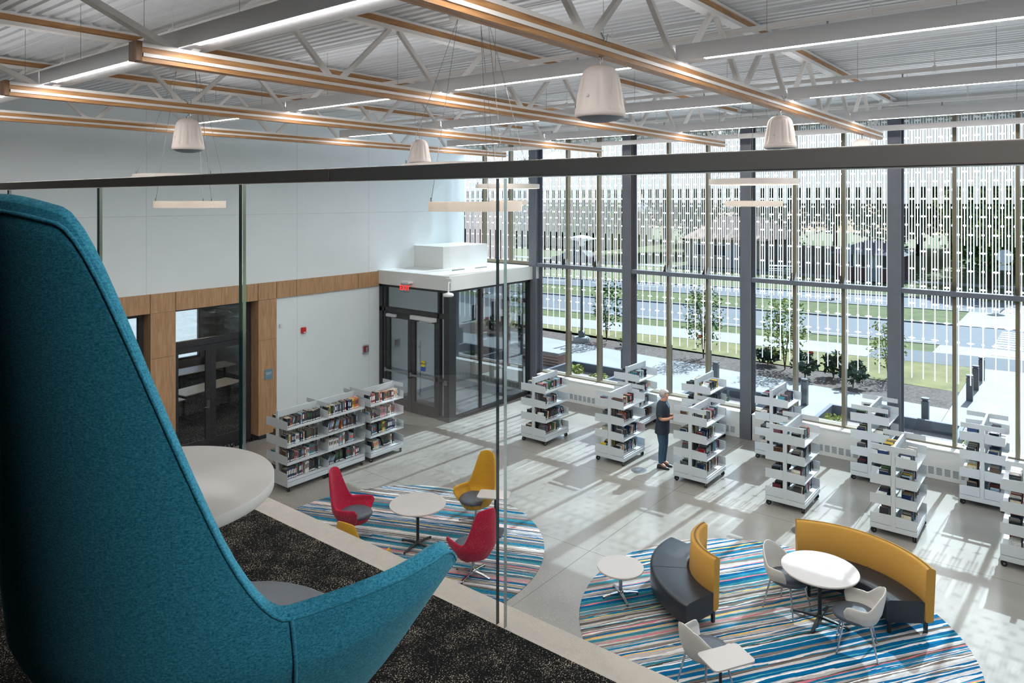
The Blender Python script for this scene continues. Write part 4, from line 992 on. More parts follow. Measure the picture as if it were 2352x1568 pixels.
t = thing('bookcase_on_casters', 'single-bay white metal bookcase on castors nearest the vestibule doors', 'bookcase', (10.25, 12.38, 0), 0, 'white bookcases before the long wall')
bay(t, 0, .96, (.0, .96)); UNITS += [(10.25, 11.21, 12.38, 'bookcase beside vestibule doors')]
A_ = 'white double-sided shelf tower on castors '
TW = [(13.45, 10.03, 'nearest the vestibule, alone by the columns', 'shelf tower nearest the vestibule', 0),
      (13.45, 7.98, 'just left of the grey-haired person', 'tower left of the person', 1),
      (13.45, 6.12, 'facing the grey-haired person', 'tower the person faces', 1),
      (13.45, 4.26, 'between the long mustard bench and the window columns', 'tower above the mustard bench', 1),
      (13.45, 2.47, 'behind the right end of the mustard bench', 'tower behind bench right end', 1),
      (13.45, .62, 'cut by the right edge of the frame', 'tower at the frame edge', 0),
      (15.75, 8.85, 'at the window, behind the one left of the person', 'window tower left of person', 0),
      (15.75, 7.02, 'at the window, behind the tower the person faces', 'window tower behind the person', 0),
      (15.75, 5.28, 'at the window, first one right of the middle column', 'window tower right of column', 0),
      (15.75, 3.32, 'at the window, second from the middle column', 'second window tower from column', 1),
      (15.75, 1.42, 'at the window, third from the middle column', 'third window tower from column', 1)]
pr = {}
for x, y, lab, short, tp in TW:
    if tp not in pr:
        t = thing('shelf_tower', A_+lab, 'bookcase', (x, y, 0), 0, 'shelf towers on castors'); bay(t, 0, .95, (.0, .95) if tp else ()); pr[tp] = t
    else: clone(pr[tp], (x, y, 0), 0, A_+lab)
    UNITS.append((x, x+.95, y, short))

# ---------------------------------------------------------------- books
PAL = [('black', (24, 25, 30)), ('black', (34, 36, 42)), ('dark blue', (30, 52, 92)), ('grey', (96, 100, 106)), ('dark grey', (58, 62, 68)), ('white', (222, 222, 218)), ('red', (150, 34, 38)),
       ('teal', (40, 118, 130)), ('brown', (92, 62, 46)), ('yellow', (206, 176, 60)), ('pale blue', (138, 172, 196)), ('maroon', (92, 34, 44)), ('green', (66, 104, 62)), ('pink', (196, 120, 130)), ('orange', (204, 104, 50)), ('cream', (206, 198, 176))]
WT = [9, 7, 6, 5, 8, 6, 2.5, 3, 3, 1, 3, 3, 1.5, 1, 1, 3]
for i, (n, c) in enumerate(PAL): mat('book_%d' % i, srgb(*c), .35, noise_s=20, noise_a=.25)
mat('paper', srgb(224, 216, 198), .8); mat('book_label', srgb(232, 232, 228), .5)
BK = []
for ui, (x0, x1, cy, short) in enumerate(UNITS):
    long_ = ui < 3
    for li, z in enumerate(LV):
        for side in (-1, 1):
            x = x0+.035+(0 if rnd.random() < .5 else rnd.uniform(0, .1)); xe = x1-.03-rnd.uniform(0, .16 if long_ else .3)
            while x < xe:
                nrun = rnd.randint(3, 8); ci = rnd.choices(range(16), WT)[0]; h = rnd.uniform(.165, .235) if long_ else .19; lean = 0
                if rnd.random() < (.12 if long_ else .35): lean = rnd.uniform(.12, .38)*rnd.choice((-1, 1))
                for k in range(nrun):
                    if rnd.random() < .55: ci = rnd.choices(range(16), WT)[0]
                    th = rnd.uniform(.022, .044) if long_ else rnd.choice((.016, .016, .016, .03, .022))
                    hh = h*(1+rnd.uniform(-.05, .05)) if long_ else h+rnd.choice((0, 0, 0, -.02))
                    if x+th > xe: break
                    dep = (.15 if long_ else .137)+rnd.uniform(-.008, .008)
                    ang = lean if lean else 0
                    sp_y = cy+side*(.245+rnd.uniform(-.012, .012))
                    BK.append(dict(x=x, th=th, h=hh, dep=dep, ci=ci, ang=ang, y=sp_y, z=z+.001, side=side, u=ui, l=li, short=short))
                    x += th/COS(ang)+.0015
                if lean: x += abs(SIN(lean))*h*.9
                if rnd.random() < .25: x += rnd.uniform(.02, .08)
def book_mesh(mb, ci, th, h, dep, T):
    """spine towards local -Y, thickness along X"""
    def bx(x0, x1, y0, y1, z0, z1, m):
        vs = [T @ Vector((x_, y_, z_)) for x_ in (x0, x1) for y_ in (y0, y1) for z_ in (z0, z1)]
        mb.add(vs, [(0, 1, 3, 2), (4, 6, 7, 5), (0, 4, 5, 1), (2, 3, 7, 6), (0, 2, 6, 4), (1, 5, 7, 3)], m)
    k = 'book_%d' % ci; c = min(.003, th*.14)
    bx(0, c, 0, dep, 0, h, k); bx(th-c, th, 0, dep, 0, h, k); bx(c, th-c, 0, c, 0, h, k)
    bx(c, th-c, c, dep-.004, .003, h-.004, 'paper')
    bx(c*.4, th-c*.4, -.0006, 0, .012, .035, 'book_label')
    t2 = ('book_%d' % ((ci*7+5) % 16)); bx(c*1.2, th-c*1.2, -.0005, 0, h*.42, h*.82, t2 if ci % 2 else 'book_label' if ci in (6, 2) else 'book_%d' % ((ci+4) % 16))
def book_T(q):
    T = Matrix.Translation((q['x'], q['y'], q['z']))
    a = q['ang']; R = Matrix.Rotation(a, 4, 'Y')
    if q['side'] > 0: F = Matrix.Translation((q['th'], 0, 0)) @ Matrix.Rotation(PI, 4, 'Z')
    else: F = Matrix.Identity(4)
    lift = Matrix.Translation((0 if a > 0 else 0, 0, abs(SIN(a))*q['th'] if a > 0 else 0))
    if a < 0: lift = Matrix.Translation((abs(SIN(a))*q['h'], 0, 0))
    return T @ lift @ R @ F
def cdist(q): p = Vector((q['x'], q['y'], q['z']-CAMZ)); return p.dot(FWD)
def score(q):
    if q['side'] > 0: return 0 if q['l'] < 3 or q['u'] < 3 else q['th']*q['h']/cdist(q)**2*.2
    if q['u'] in (9, 10, 11) and q['l'] < 3: return q['th']*q['h']/cdist(q)**2*.5
    dd = cdist(q); px = RGT.dot(Vector((q['x'], q['y'], 0)))/dd
    if px > .7: return 0
    return q['th']*q['h']/dd**2
BK.sort(key=score, reverse=True)
IND, REST = BK[:300], BK[300:]
mb = MB()
for q in REST: book_mesh(mb, q['ci'], q['th'], q['h'], q['dep'], book_T(q))
tag(mb.build('books'), 'remaining books and disc cases filling the white shelf towers', 'books', kind='stuff')
PROTO = {}
ORD = ['', 'second ', 'third ', 'fourth ', 'fifth ', 'sixth ', 'seventh ', 'eighth ', 'ninth ', 'tenth ', 'eleventh ', 'twelfth ', 'thirteenth ', 'fourteenth ', 'fifteenth ']
IND.sort(key=lambda q: (q['u'], q['l'], q['side'], q['x'])); cnt = {}
for q in IND:
    k = (q['ci'], round(q['th'], 3)); 
    if q['ci'] not in PROTO:
        m_ = MB(); book_mesh(m_, q['ci'], .02, .2, .14, Matrix.Identity(4)); PROTO[q['ci']] = m_.mesh('book')
    o = bpy.data.objects.new('book', PROTO[q['ci']]); C.objects.link(o)
    o.matrix_world = book_T(q) @ Matrix.Diagonal((q['th']/.02, q['dep']/.14, q['h']/.2, 1))
    cn_ = PAL[q['ci']][0]; kk = (q['u'], q['l'], q['side'], cn_); n_ = cnt.get(kk, 0); cnt[kk] = n_+1
    sh = ['bottom shelf', 'lower middle shelf', 'upper middle shelf', 'top shelf'][q['l']]
    tag(o, '%s%s book from the left, %s, %s' % (ORD[n_] if n_ else 'first ', cn_, sh, q['short']), 'book', 'books on the white shelves')
# ---------------------------------------------------------------- person (local: faces +X)
pt = thing('person', 'person with short grey hair in navy top and jeans, arms folded, reading shelf labels', 'person', (13.98, 6.98, 0), math.radians(-84))
def skinned(name, verts, edges, radii, m, parent, lv=2, root=0):
    me = bpy.data.meshes.new(name); me.from_pydata(verts, edges, []); o = bpy.data.objects.new(name, me); C.objects.link(o); o.parent = parent
    md = o.modifiers.new('k', 'SKIN'); md.use_smooth_shade = True
    for i, r in enumerate(radii):
        sv = me.skin_vertices[0].data[i]; sv.radius = r if isinstance(r, tuple) else (r, r)
        sv.use_root = (i == root)
    s = o.modifiers.new('s', 'SUBSURF'); s.levels = lv; s.render_levels = lv
    me.materials.append(M[m]); return o
V = []; E_ = []; R = []
def vtx(p, r, par=None):
    V.append(p); R.append(r)
    if par is not None: E_.append((par, len(V)-1))
    return len(V)-1
pel = vtx((0, 0, .9), (.12, .14)); ab = vtx((.01, 0, 1.05), (.11, .13), pel); ch = vtx((.0, 0, 1.24), (.115, .15), ab); sh_ = vtx((0, 0, 1.34), (.06, .07), ch)
nk = vtx((.02, 0, 1.43), .05, sh_); jw = vtx((.055, 0, 1.475), (.058, .058), nk); hd = vtx((.05, 0, 1.54), (.078, .07), jw); tp_ = vtx((.035, 0, 1.60), (.062, .056), hd)
nose = vtx((.128, 0, 1.505), .012, jw)
for s in (-1, 1):
    a1 = vtx((0, s*.14, 1.33), .04, sh_); a2 = vtx((-.0, s*.2, 1.22), .046, a1); el = vtx((.03, s*.215, 1.07), .04, a2); fo = vtx((.16, s*.16, 1.08), .034, el); wr = vtx((.25, s*.08, 1.12), .024, fo)
    pm = vtx((.295, s*.055, 1.135), (.02, .03), wr); pk = vtx((.33, s*.045, 1.14), (.014, .034), pm)
    for k in range(4):
        f = (k-1.5)*.017; L = (.03, .036, .034, .026)[k]
        f1 = vtx((.35, s*.045, 1.14+f), .0085, pk); f2 = vtx((.35+L, s*.035, 1.136+f), .008, f1); vtx((.35+L+.012, s*.012, 1.13+f), .007, f2)
    th1 = vtx((.31, s*.04, 1.175), .010, pm); vtx((.345, s*.025, 1.195), .0085, th1)
    hp = vtx((0, s*.085, .86), .085, pel); kn = vtx((.02, s*.085, .49), .055, hp); ak = vtx((-.01, s*.085, .1), .036, kn); vtx((.1, s*.095, .05), .03, ak)
skinned('body', V, E_, R, 'skin', pt)
def loft(b, secs, m, n=28, cap=(True, True)):
    G = []
    for (x, y, z, rx, ry) in secs: G.append([(x+rx*COS(2*PI*k/n), y+ry*SIN(2*PI*k/n), z) for k in range(n)])
    vs = [p for g in G for p in g]; fs = []
    for i in range(len(G)-1):
        for k in range(n): fs.append((i*n+k, i*n+(k+1) % n, (i+1)*n+(k+1) % n, (i+1)*n+k))
    b.add(vs, fs, m, True)
    if cap[0]: b.add(G[0], [tuple(range(n))[::-1]], m)
    if cap[1]: b.add(G[-1], [tuple(range(n))], m)
b = MB(); loft(b, [(-.01, 0, .74, .15, .205), (-.01, 0, .80, .148, .2), (0, 0, .95, .14, .185), (.01, 0, 1.06, .13, .175), (.01, 0, 1.18, .135, .185), (.005, 0, 1.28, .13, .195), (0, 0, 1.35, .115, .18), (0, 0, 1.395, .09, .14), (.005, 0, 1.425, .068, .085)], 'navy_shirt')
for s in (-1, 1): b.tube([(0, s*.11, 1.355), (0, s*.185, 1.29), (.0, s*.215, 1.18), (.015, s*.222, 1.12)], [.07, .07, .066, .064], 'navy_shirt', 16)
b.build('top', pt)
b = MB(); b.add([(.155, -.03, 1.27), (.12, -.06, 1.36), (.095, -.05, 1.42), (.125, 0, 1.33), (.155, .03, 1.27), (.12, .06, 1.36), (.095, .05, 1.42)], [(0, 1, 2, 3), (4, 3, 6, 5)], 'sign_blue'); b.build('collar', pt)
b = MB(); loft(b, [(0, 0, .72, .13, .175), (0, 0, .84, .132, .178), (0, 0, .92, .12, .16)], 'denim')
for s in (-1, 1): b.tube([(-.005, s*.085, .86), (.0, s*.09, .72), (.02, s*.088, .5), (.0, s*.086, .3), (-.01, s*.086, .11)], [.1, .092, .068, .062, .05], 'denim', 18)
b.build('jeans', pt)
for s in (-1, 1):
    b = MB(); b.grid([[(x+ (-.02), s*.09+w_*COS(a), .0+h*max(0, SIN(a))+.002) for a in [PI*k/8-.02*0 for k in range(9)]] for x, w_, h in ((-.07, .02, .05), (-.055, .036, .075), (0, .04, .085), (.07, .042, .07), (.14, .045, .05), (.185, .032, .038), (.2, .012, .02))], 'shoe_black')
    b.box(-.085, .165, s*.09-.04, s*.09+.04, 0, .012, 'shoe_black'); b.build('shoe', pt)
# hair
b = MB(); G = []
for i in range(25):
    row = []; u = i/24*PI
    for j in range(41):
        v = 2*PI*j/40; d = Vector((SIN(u)*COS(v), SIN(u)*SIN(v), COS(u)))
        r = Vector((.108, .098, .105)); k = 1+.10*noise.noise(d*5)
        p = Vector((.03, 0, 1.565))+Vector((d.x*r.x, d.y*r.y, d.z*r.z))*k
        if d.x > .45 and d.z < .35: p.x = min(p.x, .055); p.z = max(p.z, 1.56) if abs(d.y) < .6 else p.z
        if d.z < -.6: p.z = max(p.z, 1.49)
        row.append(p)
    G.append(row)
b.grid(G, 'grey_hair'); b.build('hair', pt)
b = MB()
for s in (-1, 1):
    b.tube([(.128, s*.034+.024*COS(2*PI*k/14), 1.53+.017*SIN(2*PI*k/14)) for k in range(15)], .0032, 'book_11', 6); b.tube([(.126, s*.058, 1.535), (.04, s*.085, 1.54)], .003, 'book_11', 6)
b.tube([(.13, -.011, 1.533), (.13, .011, 1.533)], .003, 'book_11', 6); b.build('glasses', pt)
b = MB()
for s in (-1, 1): b.lathe([(.001, -.009), (.008, -.005), (.009, 0), (.008, .005), (.001, .009)], (.112, s*.032, 1.53), 10, 'book_5')
b.tube([(.108, -.02, 1.468), (.114, 0, 1.466), (.108, .02, 1.468)], .004, 'book_13', 6); b.build('face', pt)

# floor boxes, two flower pots on the sill
for x, y, lab in ((13.5, 7.28, 'round steel floor box cover beside the feet of the grey-haired person'), (12.75, 3.75, 'round steel floor box cover between two shelf towers above the mustard bench')):
    t = thing('floor_box', lab, 'floor outlet', (x, y, 0)); b = MB(); b.lathe([(.17, 0), (.17, .004), (.15, .006), (.001, .006)], (0, 0, 0), 40, 'steel', False); b.build('cover', t)
    b = MB(); b.box(-.08, .08, -.05, .05, .006, .008, 'bollard_grey'); b.build('lid', t)
def leaves(b, n, c, r, size, m, seed, lo=-1):
    q = random.Random(seed)
    for _ in range(n):
        while True:
            d = Vector((q.uniform(-1, 1), q.uniform(-1, 1), q.uniform(-1, 1)))
            if .35 < d.length < 1: break
        d *= 1+.35*noise.noise(d*2.3+Vector((seed, 0, 0)))
        p = Vector((c[0]+d.x*r[0], c[1]+d.y*r[1], c[2]+d.z*r[2]))
        a = Vector((q.uniform(-1, 1), q.uniform(-1, 1), q.uniform(-.6, .6))).normalized(); bb = a.cross(Vector((q.uniform(-1, 1), q.uniform(-1, 1), q.uniform(-1, 1)))).normalized()
        s = size*q.uniform(.6, 1.3)
        b.add([p-a*s, p+bb*s*.5, p+a*s, p-bb*s*.5], [(0, 1, 2, 3)], m)
for (x, y, lab) in ((16.95, 7.25, 'small potted plant with pale flowers on the sill behind the person'), (16.95, 5.2, 'small potted plant on the sill behind the window tower'), (16.95, 1.75, 'small potted plant with pale flowers on the sill at the right')):
    t = thing('potted_plant', lab, 'plant', (x, y, .625)); b = MB(); b.lathe([(.05, 0), (.07, .13), (.065, .13), (.06, .11), (.001, .11)], (0, 0, 0), 16, 'rubber'); b.build('pot', t)
    b = MB(); leaves(b, 90, (0, 0, .2), (.12, .12, .11), .03, 'leaf_light', 3); leaves(b, 40, (0, 0, .18), (.12, .12, .09), .03, 'leaf', 4); b.build('foliage', t)

# ---------------------------------------------------------------- outside
GZ = -.1
def strip(name, pts, m, z0=GZ-.1, z1=GZ):
    b = MB(); b.prism(pts, z0, z1, m); return b.build(name)
def st(o): return tag(o, kind='structure')
def L(x0, k): return lambda y: x0+k*(y-10)      # line across the view: x as a function of y
Lp, Lm, Lw, Ls, Lr, Lq, Lu, Lv_ = L(23.75, .10), L(25.5, .03), L(28.35, -.13), L(30.55, -.14), L(32.35, -.13), L(37.9, -.13), L(42.9, -.15), L(47.6, -.2)
YA, YN, YZ = 60, 2.85, -50
st(strip('rear_paving', [(-30, 23.2), (17.55, 23.2), (17.55, 60), (-30, 60)], 'concrete_walk'))
def band(f, g, ya, yb): return [(f(yb), yb), (g(yb), yb), (g(ya), ya), (f(ya), ya)]
K0 = lambda y: XW+.36
st(strip('ground', [(XW+.3, -60), (140, -60), (140, 110), (-30, 110), (-30, 23.2), (XW+.3, 23.2)], 'grass', GZ-.3, GZ-.06))
st(strip('plaza', band(K0, Lp, YA, YN)+[], 'concrete_walk'))
st(strip('mulch_bed', band(Lp, Lm, YA, YN), 'mulch'))
st(strip('lawn', band(Lm, Lw, YA, YN), 'grass_dry'))
st(strip('sidewalk', band(Lw, Ls, YA, YZ), 'asphalt_path', z1=GZ+.005))
st(strip('sidewalk', band(Lw, Ls, YA, 6.2), 'concrete_walk', z1=GZ+.01))
st(strip('verge', band(Ls, Lr, YA, 4.4), 'grass'))
st(strip('road', band(lambda y: Lr(y), Lq, YA, YZ), 'asphalt', z1=GZ-.02))
st(strip('median', band(lambda y: Lq(y)+.0, Lu, YA, 4.5), 'grass'))
st(strip('road_far', band(Lu, Lv_, YA, YZ), 'asphalt', z1=GZ-.02))
st(strip('kerb', band(lambda y: Lr(y)-.12, Lr, YA, 4.4), 'kerb', z1=GZ+.03)); st(strip('kerb', band(Lq, lambda y: Lq(y)+.16, YA, 4.5), 'kerb', z1=GZ+.05)); st(strip('kerb', band(lambda y: Lu(y)-.16, Lu, YA, 4.5), 'kerb', z1=GZ+.04)); st(strip('kerb', band(Lv_, lambda y: Lv_(y)+.18, YA, 4.5), 'kerb', z1=GZ+.05))
st(strip('walk_right', [(XW+.36, -20), (Lw(-20), -20), (Lw(2.84), 2.84), (XW+.36, 2.84)], 'concrete_walk', z1=GZ+.002))
st(strip('ramp_near', [(Ls(4.4)-.1, 4.4), (Ls(-3), -3), (Lr(-3), -3), (Lr(3.6), 3.6), (Lr(4.4)-.1, 4.4)], 'concrete_walk', z1=GZ+.006))
st(strip('ramp_far', [(Lq(4.5), 4.5), (Lq(-6), -6), (Lu(-6), -6), (Lu(4.5), 4.5)], 'concrete_walk', z1=GZ+.006))
st(strip('far_walk', [(57, -60), (58.6, -60), (58.6, 60), (57, 60)], 'concrete_walk', z1=GZ-.03))
b = MB()
for k in range(9):
    x = 33.2+k*.58; b.box(x, x+.3, -1.6, 2.7, GZ-.02, GZ-.012, 'road_paint')
for k in range(7):
    x = 44.0+k*.62; b.box(x, x+.32, -2.5, 3.2, GZ-.02, GZ-.012, 'road_paint')
b.box(32.0, 32.5, -1.6, 2.6, GZ, GZ+.012, 'paver_red'); b.box(38.9, 39.4, -1.6, 3.0, GZ, GZ+.012, 'paver_red')
st(b.build('crosswalk_marking'))
b = MB()
for y0, y1 in ((4.6, 60),):
    for f, w_ in ((lambda y: Lr(y)+.55, .1),): b.prism([(f(y0), y0), (f(y0)+w_, y0), (f(y1)+w_, y1), (f(y1), y1)], GZ-.02, GZ-.014, 'road_paint')
    f = lambda y: Lu(y)+2.4
    for k in range(14): y = 5+k*3.4; b.prism([(f(y), y), (f(y)+.12, y), (f(y+1.4)+.12, y+1.4), (f(y+1.4), y+1.4)], GZ-.02, GZ-.014, 'road_paint')
st(b.build('lane_marking'))
b = MB()   # planter beds along the glass: low kerb walls and gravel
for y0, y1 in ((11.3, 13.6), (6.8, 8.9), (2.2, 5.3), (-3, .8)):
    b.box(18.6, 20.4, y0, y1, GZ, GZ+.02, 'gravel'); b.box(20.4, 20.5, y0, y1, GZ, GZ+.3, 'planter_board'); b.box(18.5, 18.6, y0, y1, GZ, GZ+.16, 'planter_board'); b.box(18.6, 20.4, y0, y0+.1, GZ, GZ+.3, 'planter_board'); b.box(18.6, 20.4, y1-.1, y1, GZ, GZ+.3, 'planter_board')
b.box(XW+.36, 18.5, -8, 13.6, GZ, GZ+.03, 'gravel'); st(b.build('planter_edging'))

def shrub(lab, loc, h, rxy, n, m, seed, stems=5, ls=.05, name='young_tree', grp=None, m2=None):
    t = thing(name, lab, 'tree' if 'tree' in name else 'shrub', loc, 0, grp); q = random.Random(seed)
    b = MB()
    for k in range(stems):
        a = q.uniform(0, 2*PI); r = rxy*.55; b.tube([(0, 0, 0), (r*.25*COS(a), r*.25*SIN(a), h*.4), (r*COS(a), r*SIN(a), h*.9)], [.018, .012, .006], 'bark', 6)
    b.build('stem', t)
    b = MB(); leaves(b, n, (0, 0, h*.58), (rxy, rxy, h*.42), ls, m, seed)
    if m2: leaves(b, n//2, (0, 0, h*.6), (rxy*1.05, rxy*1.05, h*.4), ls, m2, seed+9)
    b.build('foliage', t); return t
G1 = 'young trees in the mulch bed outside'
shrub('slender green young tree beside the street lamp post outside', (25.4, 15.2, GZ), 2.7, .62, 620, 'leaf', 11, 5, .07, grp=G1)
shrub('young multi-stem tree with sparse leaves outside, between lamp post and middle column', (24.9, 10.8, GZ), 2.75, .75, 760, 'leaf', 12, 7, .06, grp=G1, m2='leaf_light')
shrub('yellowish young tree outside right of the middle column', (24.95, 7.9, GZ), 2.5, .75, 760, 'leaf_light', 13, 7, .06, grp=G1, m2='leaf')
shrub('young tree outside next to the column nearest the crosswalk', (25.9, 4.9, GZ), 1.9, .6, 420, 'leaf_light', 14, 6, .06, grp=G1)
G2 = 'broad-leaved shrubs in the mulch bed'
for i, (x, y, s_, lab) in enumerate(((24.1, 7.0, .85, 'first dark green bush right of the yellowish young tree'), (24.8, 6.3, .85, 'middle dark green bush of three in the mulch outside'), (23.9, 5.5, .8, 'third dark green bush, closest to the plaza paving'), (25.3, 8.6, .6, 'small dark green bush just right of the middle column outside'))):
    shrub(lab, (x, y, GZ), s_, .42, 260, 'leaf_dark', 20+i, 4, .1, 'green_shrub', G2)
for i, (x, y, s_, m_, lab) in enumerate(((19.6, 12.9, .45, 'leaf_light', 'bright green fern-like plant in the planter by the vestibule'), (19.4, 11.9, .35, 'leaf_light', 'low pale plant in the planter right of the fern-like plant'), (19.5, 8.0, .3, 'leaf', 'low grassy plant in the second planter outside'), (19.3, 4.9, .35, 'leaf_light', 'low yellow-green plant in the planter behind the window towers'))):
    shrub(lab, (x, y, GZ), s_, .3, 150, m_, 40+i, 3, .06, 'garden_plant', 'low planter plants')
for i, (x, y, m_, lab) in enumerate(((24.6, 14.6, 'petal', 'red flowering plant at the edge of the mulch outside the second column'), (25.0, 15.0, 'petal_yellow', 'tiny yellow flower tuft right of the lamp base outside'))):
    t = shrub(lab, (x-i*.2, y-.9, GZ), .4, .2, 70, 'leaf', 60+i, 2, .05, 'flowering_plant'); b = MB(); leaves(b, 22, (0, 0, .33), (.14, .14, .1), .04, m_, 70+i); b.build('blossom', t)
# bollards
bl = None
bs = [(21.55, 12.2, 'square grey bollard outside left of the second column'), (21.45, 8.9, 'square grey bollard outside behind the tower the person faces'), (21.0, 6.1, 'square grey bollard outside behind the tower right of the middle column'), (20.9, 3.1, 'square grey bollard outside right of the column nearest the crosswalk'),
      (24.4, 2.5, 'nearest dark bollard of three beside the path to the crosswalk'), (25.9, 2.5, 'middle dark bollard of three beside the path to the crosswalk'), (27.4, 2.48, 'bollard of three that stands closest to the crosswalk')]
for x, y, lab in bs:
    if bl is None:
        bl = thing('bollard', lab, 'bollard', (x, y, GZ), 0, 'square bollards outside'); b = MB(); b.box(-.08, .08, -.08, .08, 0, .66, 'bollard_grey'); b.build('post', bl); b = MB(); b.box(-.082, .082, -.082, .082, .7, .74, 'bollard_grey'); b.box(-.06, .06, -.06, .06, .66, .7, 'window_dark'); b.build('cap', bl)
    else: clone(bl, (x, y, GZ), 0, lab)
t = thing('street_lamp', 'tall dark lamp post with a round white shade on a concrete foot outside', 'street lamp', (24.7, 15.95, GZ))
b = MB(); b.lathe([(.35, 0), (.35, .16), (.3, .2)], (0, 0, 0), 20, 'concrete_walk'); b.build('foot', t)
b = MB(); b.lathe([(.14, .2), (.14, .42), (.07, .46)], (0, 0, 0), 16, 'bollard_grey'); b.tube([(0, 0, .4), (0, 0, 3.9)], [.055, .045], 'bollard_grey', 12); b.build('pole', t)
b = MB(); b.lathe([(.03, 3.88), (.12, 3.95), (.1, 4.1), (.55, 4.18), (.56, 4.2), (.3, 4.3), (.001, 4.36)], (0, 0, 0), 28, 'mailbox_white'); b.build('lamp_shade', t)
t = thing('stop_sign', 'stop sign seen from behind on a post beyond the crosswalk', 'road sign', (46.3, 3.15, GZ), math.radians(8))
b = MB(); b.tube([(0, 0, 0), (0, 0, 3.0)], .04, 'sign_back', 8); b.build('post', t)
b = MB(); b.add([(x_, .4*COS(PI/8+k*PI/4), 2.75+.4*SIN(PI/8+k*PI/4)) for x_ in (-.05, -.045) for k in range(8)], [tuple(range(8)), tuple(range(8, 16))[::-1]], 'sign_back'); b.box(-.05, -.045, -.25, .25, 2.02, 2.3, 'sign_back'); b.build('plate', t)
t = thing('street_sign', 'small upright blue-grey sign on a post in front of the maroon shed', 'road sign', (47.2, 11.2, GZ)); b = MB(); b.tube([(0, 0, 0), (0, 0, 3.1)], .04, 'sign_back', 8); b.build('post', t)
b = MB(); b.box(-.06, -.045, -.2, .2, 2.0, 3.1, 'sign_blue'); b.build('plate', t)
for i, (x, y, lab) in enumerate(((24.6, 4.35, 'small red marker flag in the grass right of the column nearest the crosswalk'), (26.1, 7.3, 'red marker flag standing taller in the lawn outside behind a bush'), (26.6, 11.6, 'tiny red marker flag in the lawn outside near the second column'))):
    t = thing('marker_flag', lab, 'flag', (x, y, GZ)); b = MB(); b.tube([(0, 0, 0), (0, 0, .5)], .006, 'steel', 5); b.build('wire', t); b = MB(); b.box(-.004, .004, 0, .16, .36, .5, 'flag_red'); b.build('pennant', t)
t = thing('garden_bench', 'low brick wall bench on the plaza outside the vestibule', 'bench', (20.6, 15.2, GZ)); b = MB(); b.box(-.25, .25, -1.1, 1.1, 0, .42, 'brick_face'); b.build('base', t); b = MB(); b.box(-.28, .28, -1.15, 1.15, .42, .5, 'concrete_walk'); b.build('seat', t)
b = MB(); b.box(XW+.36, 19.6, 15.6, 15.95, GZ, 5.4, 'brick_face'); b.box(17.2, 17.6, 15.6, 23, GZ, 5.4, 'brick_face'); st(b.build('wall_brick'))
t = thing('notice_panel', 'small white keypad on the brick wall seen through the vestibule', 'keypad', (18.2, 15.6, 1.15)); b = MB(); b.box(-.08, .08, -.05, 0, -.12, .12, 'white_paint'); b.build('plate', t)

# far houses, fence, cars, trees
def house(lab, x, y, wx, wy, h, rh, wall, roof, rz=0):
    t = thing('house', lab, 'house', (x, y, GZ), rz)
    b = MB(); b.box(-wx/2, wx/2, -wy/2, wy/2, 0, h, wall); b.build('wall', t)
    o_ = .5; vs = [(-wx/2-o_, -wy/2-o_, h-.1), (wx/2+o_, -wy/2-o_, h-.1), (wx/2+o_, wy/2+o_, h-.1), (-wx/2-o_, wy/2+o_, h-.1), (0, -wy/2+1.5, h+rh), (0, wy/2-1.5, h+rh)]
    b = MB(); b.add(vs, [(0, 1, 4), (2, 3, 5), (1, 2, 5, 4), (3, 0, 4, 5), (0, 3, 2, 1)], roof); b.build('roof', t)
    for k in (-.3, .05, .32):
        b = MB(); b.box(-wx/2-.04, -wx/2, wy*k-.6, wy*k+.6, 1.0, 1.9, 'window_dark'); f = b.build('window', t)
        b = MB(); frame_rect(b, 0, 1.3, 0, 1.0, .08, -.03, .03, 'white_paint'); q = b.build('window_frame', f); q.location = (-wx/2-.04, wy*k-.65, .95); q.rotation_euler = (0, 0, PI/2)
    b = MB(); b.box(-wx/2-.05, -wx/2, -wy*.12-.45, -wy*.12+.45, 0, 2.1, 'room_wall'); b.build('door', t); return t
house('tan house with a pale hipped roof behind the middle column', 63, 23.8, 8, 6.4, 2.5, 1.8, 'siding_tan', 'roof_tan')
house('maroon shed-like house beyond the road right of the rings of light', 57.5, 11.9, 4, 4, 2.0, .8, 'siding_maroon', 'roof_grey')
house('grey-roofed house far up the road behind the lamp post', 78, 50, 10, 14, 4.4, 2.6, 'siding_tan', 'roof_grey')
b = MB()
for k in range(38): y = 14.2+k*.16; b.box(58.5, 58.53, y, y+.145, GZ, GZ+2.2, 'fence_wood')
b.box(58.53, 58.6, 14.2, 20.2, .3, .4, 'fence_wood'); b.box(58.53, 58.6, 14.2, 20.2, 1.6, 1.7, 'fence_wood'); tag(b.build('board_fence'), 'tall grey board fence between the tan house and the maroon shed', 'fence')
t = thing('picnic_table', 'white picnic table on the far lawn before the board fence', 'table', (55.6, 17.6, GZ), .3)
b = MB(); b.box(-.4, .4, -1.1, 1.1, .72, .77, 'mailbox_white'); b.build('tabletop', t)
for s in (-1, 1):
    b = MB(); b.box(s*.75-.14, s*.75+.14, -1.1, 1.1, .42, .46, 'mailbox_white'); b.build('seat', t); b = MB(); b.bar((-.8, s*.8, 0), (0.3, s*.8, .72), .06, .06, 'bollard_grey'); b.bar((.8, s*.8, 0), (-.3, s*.8, .72), .06, .06, 'bollard_grey'); b.build('leg', t)
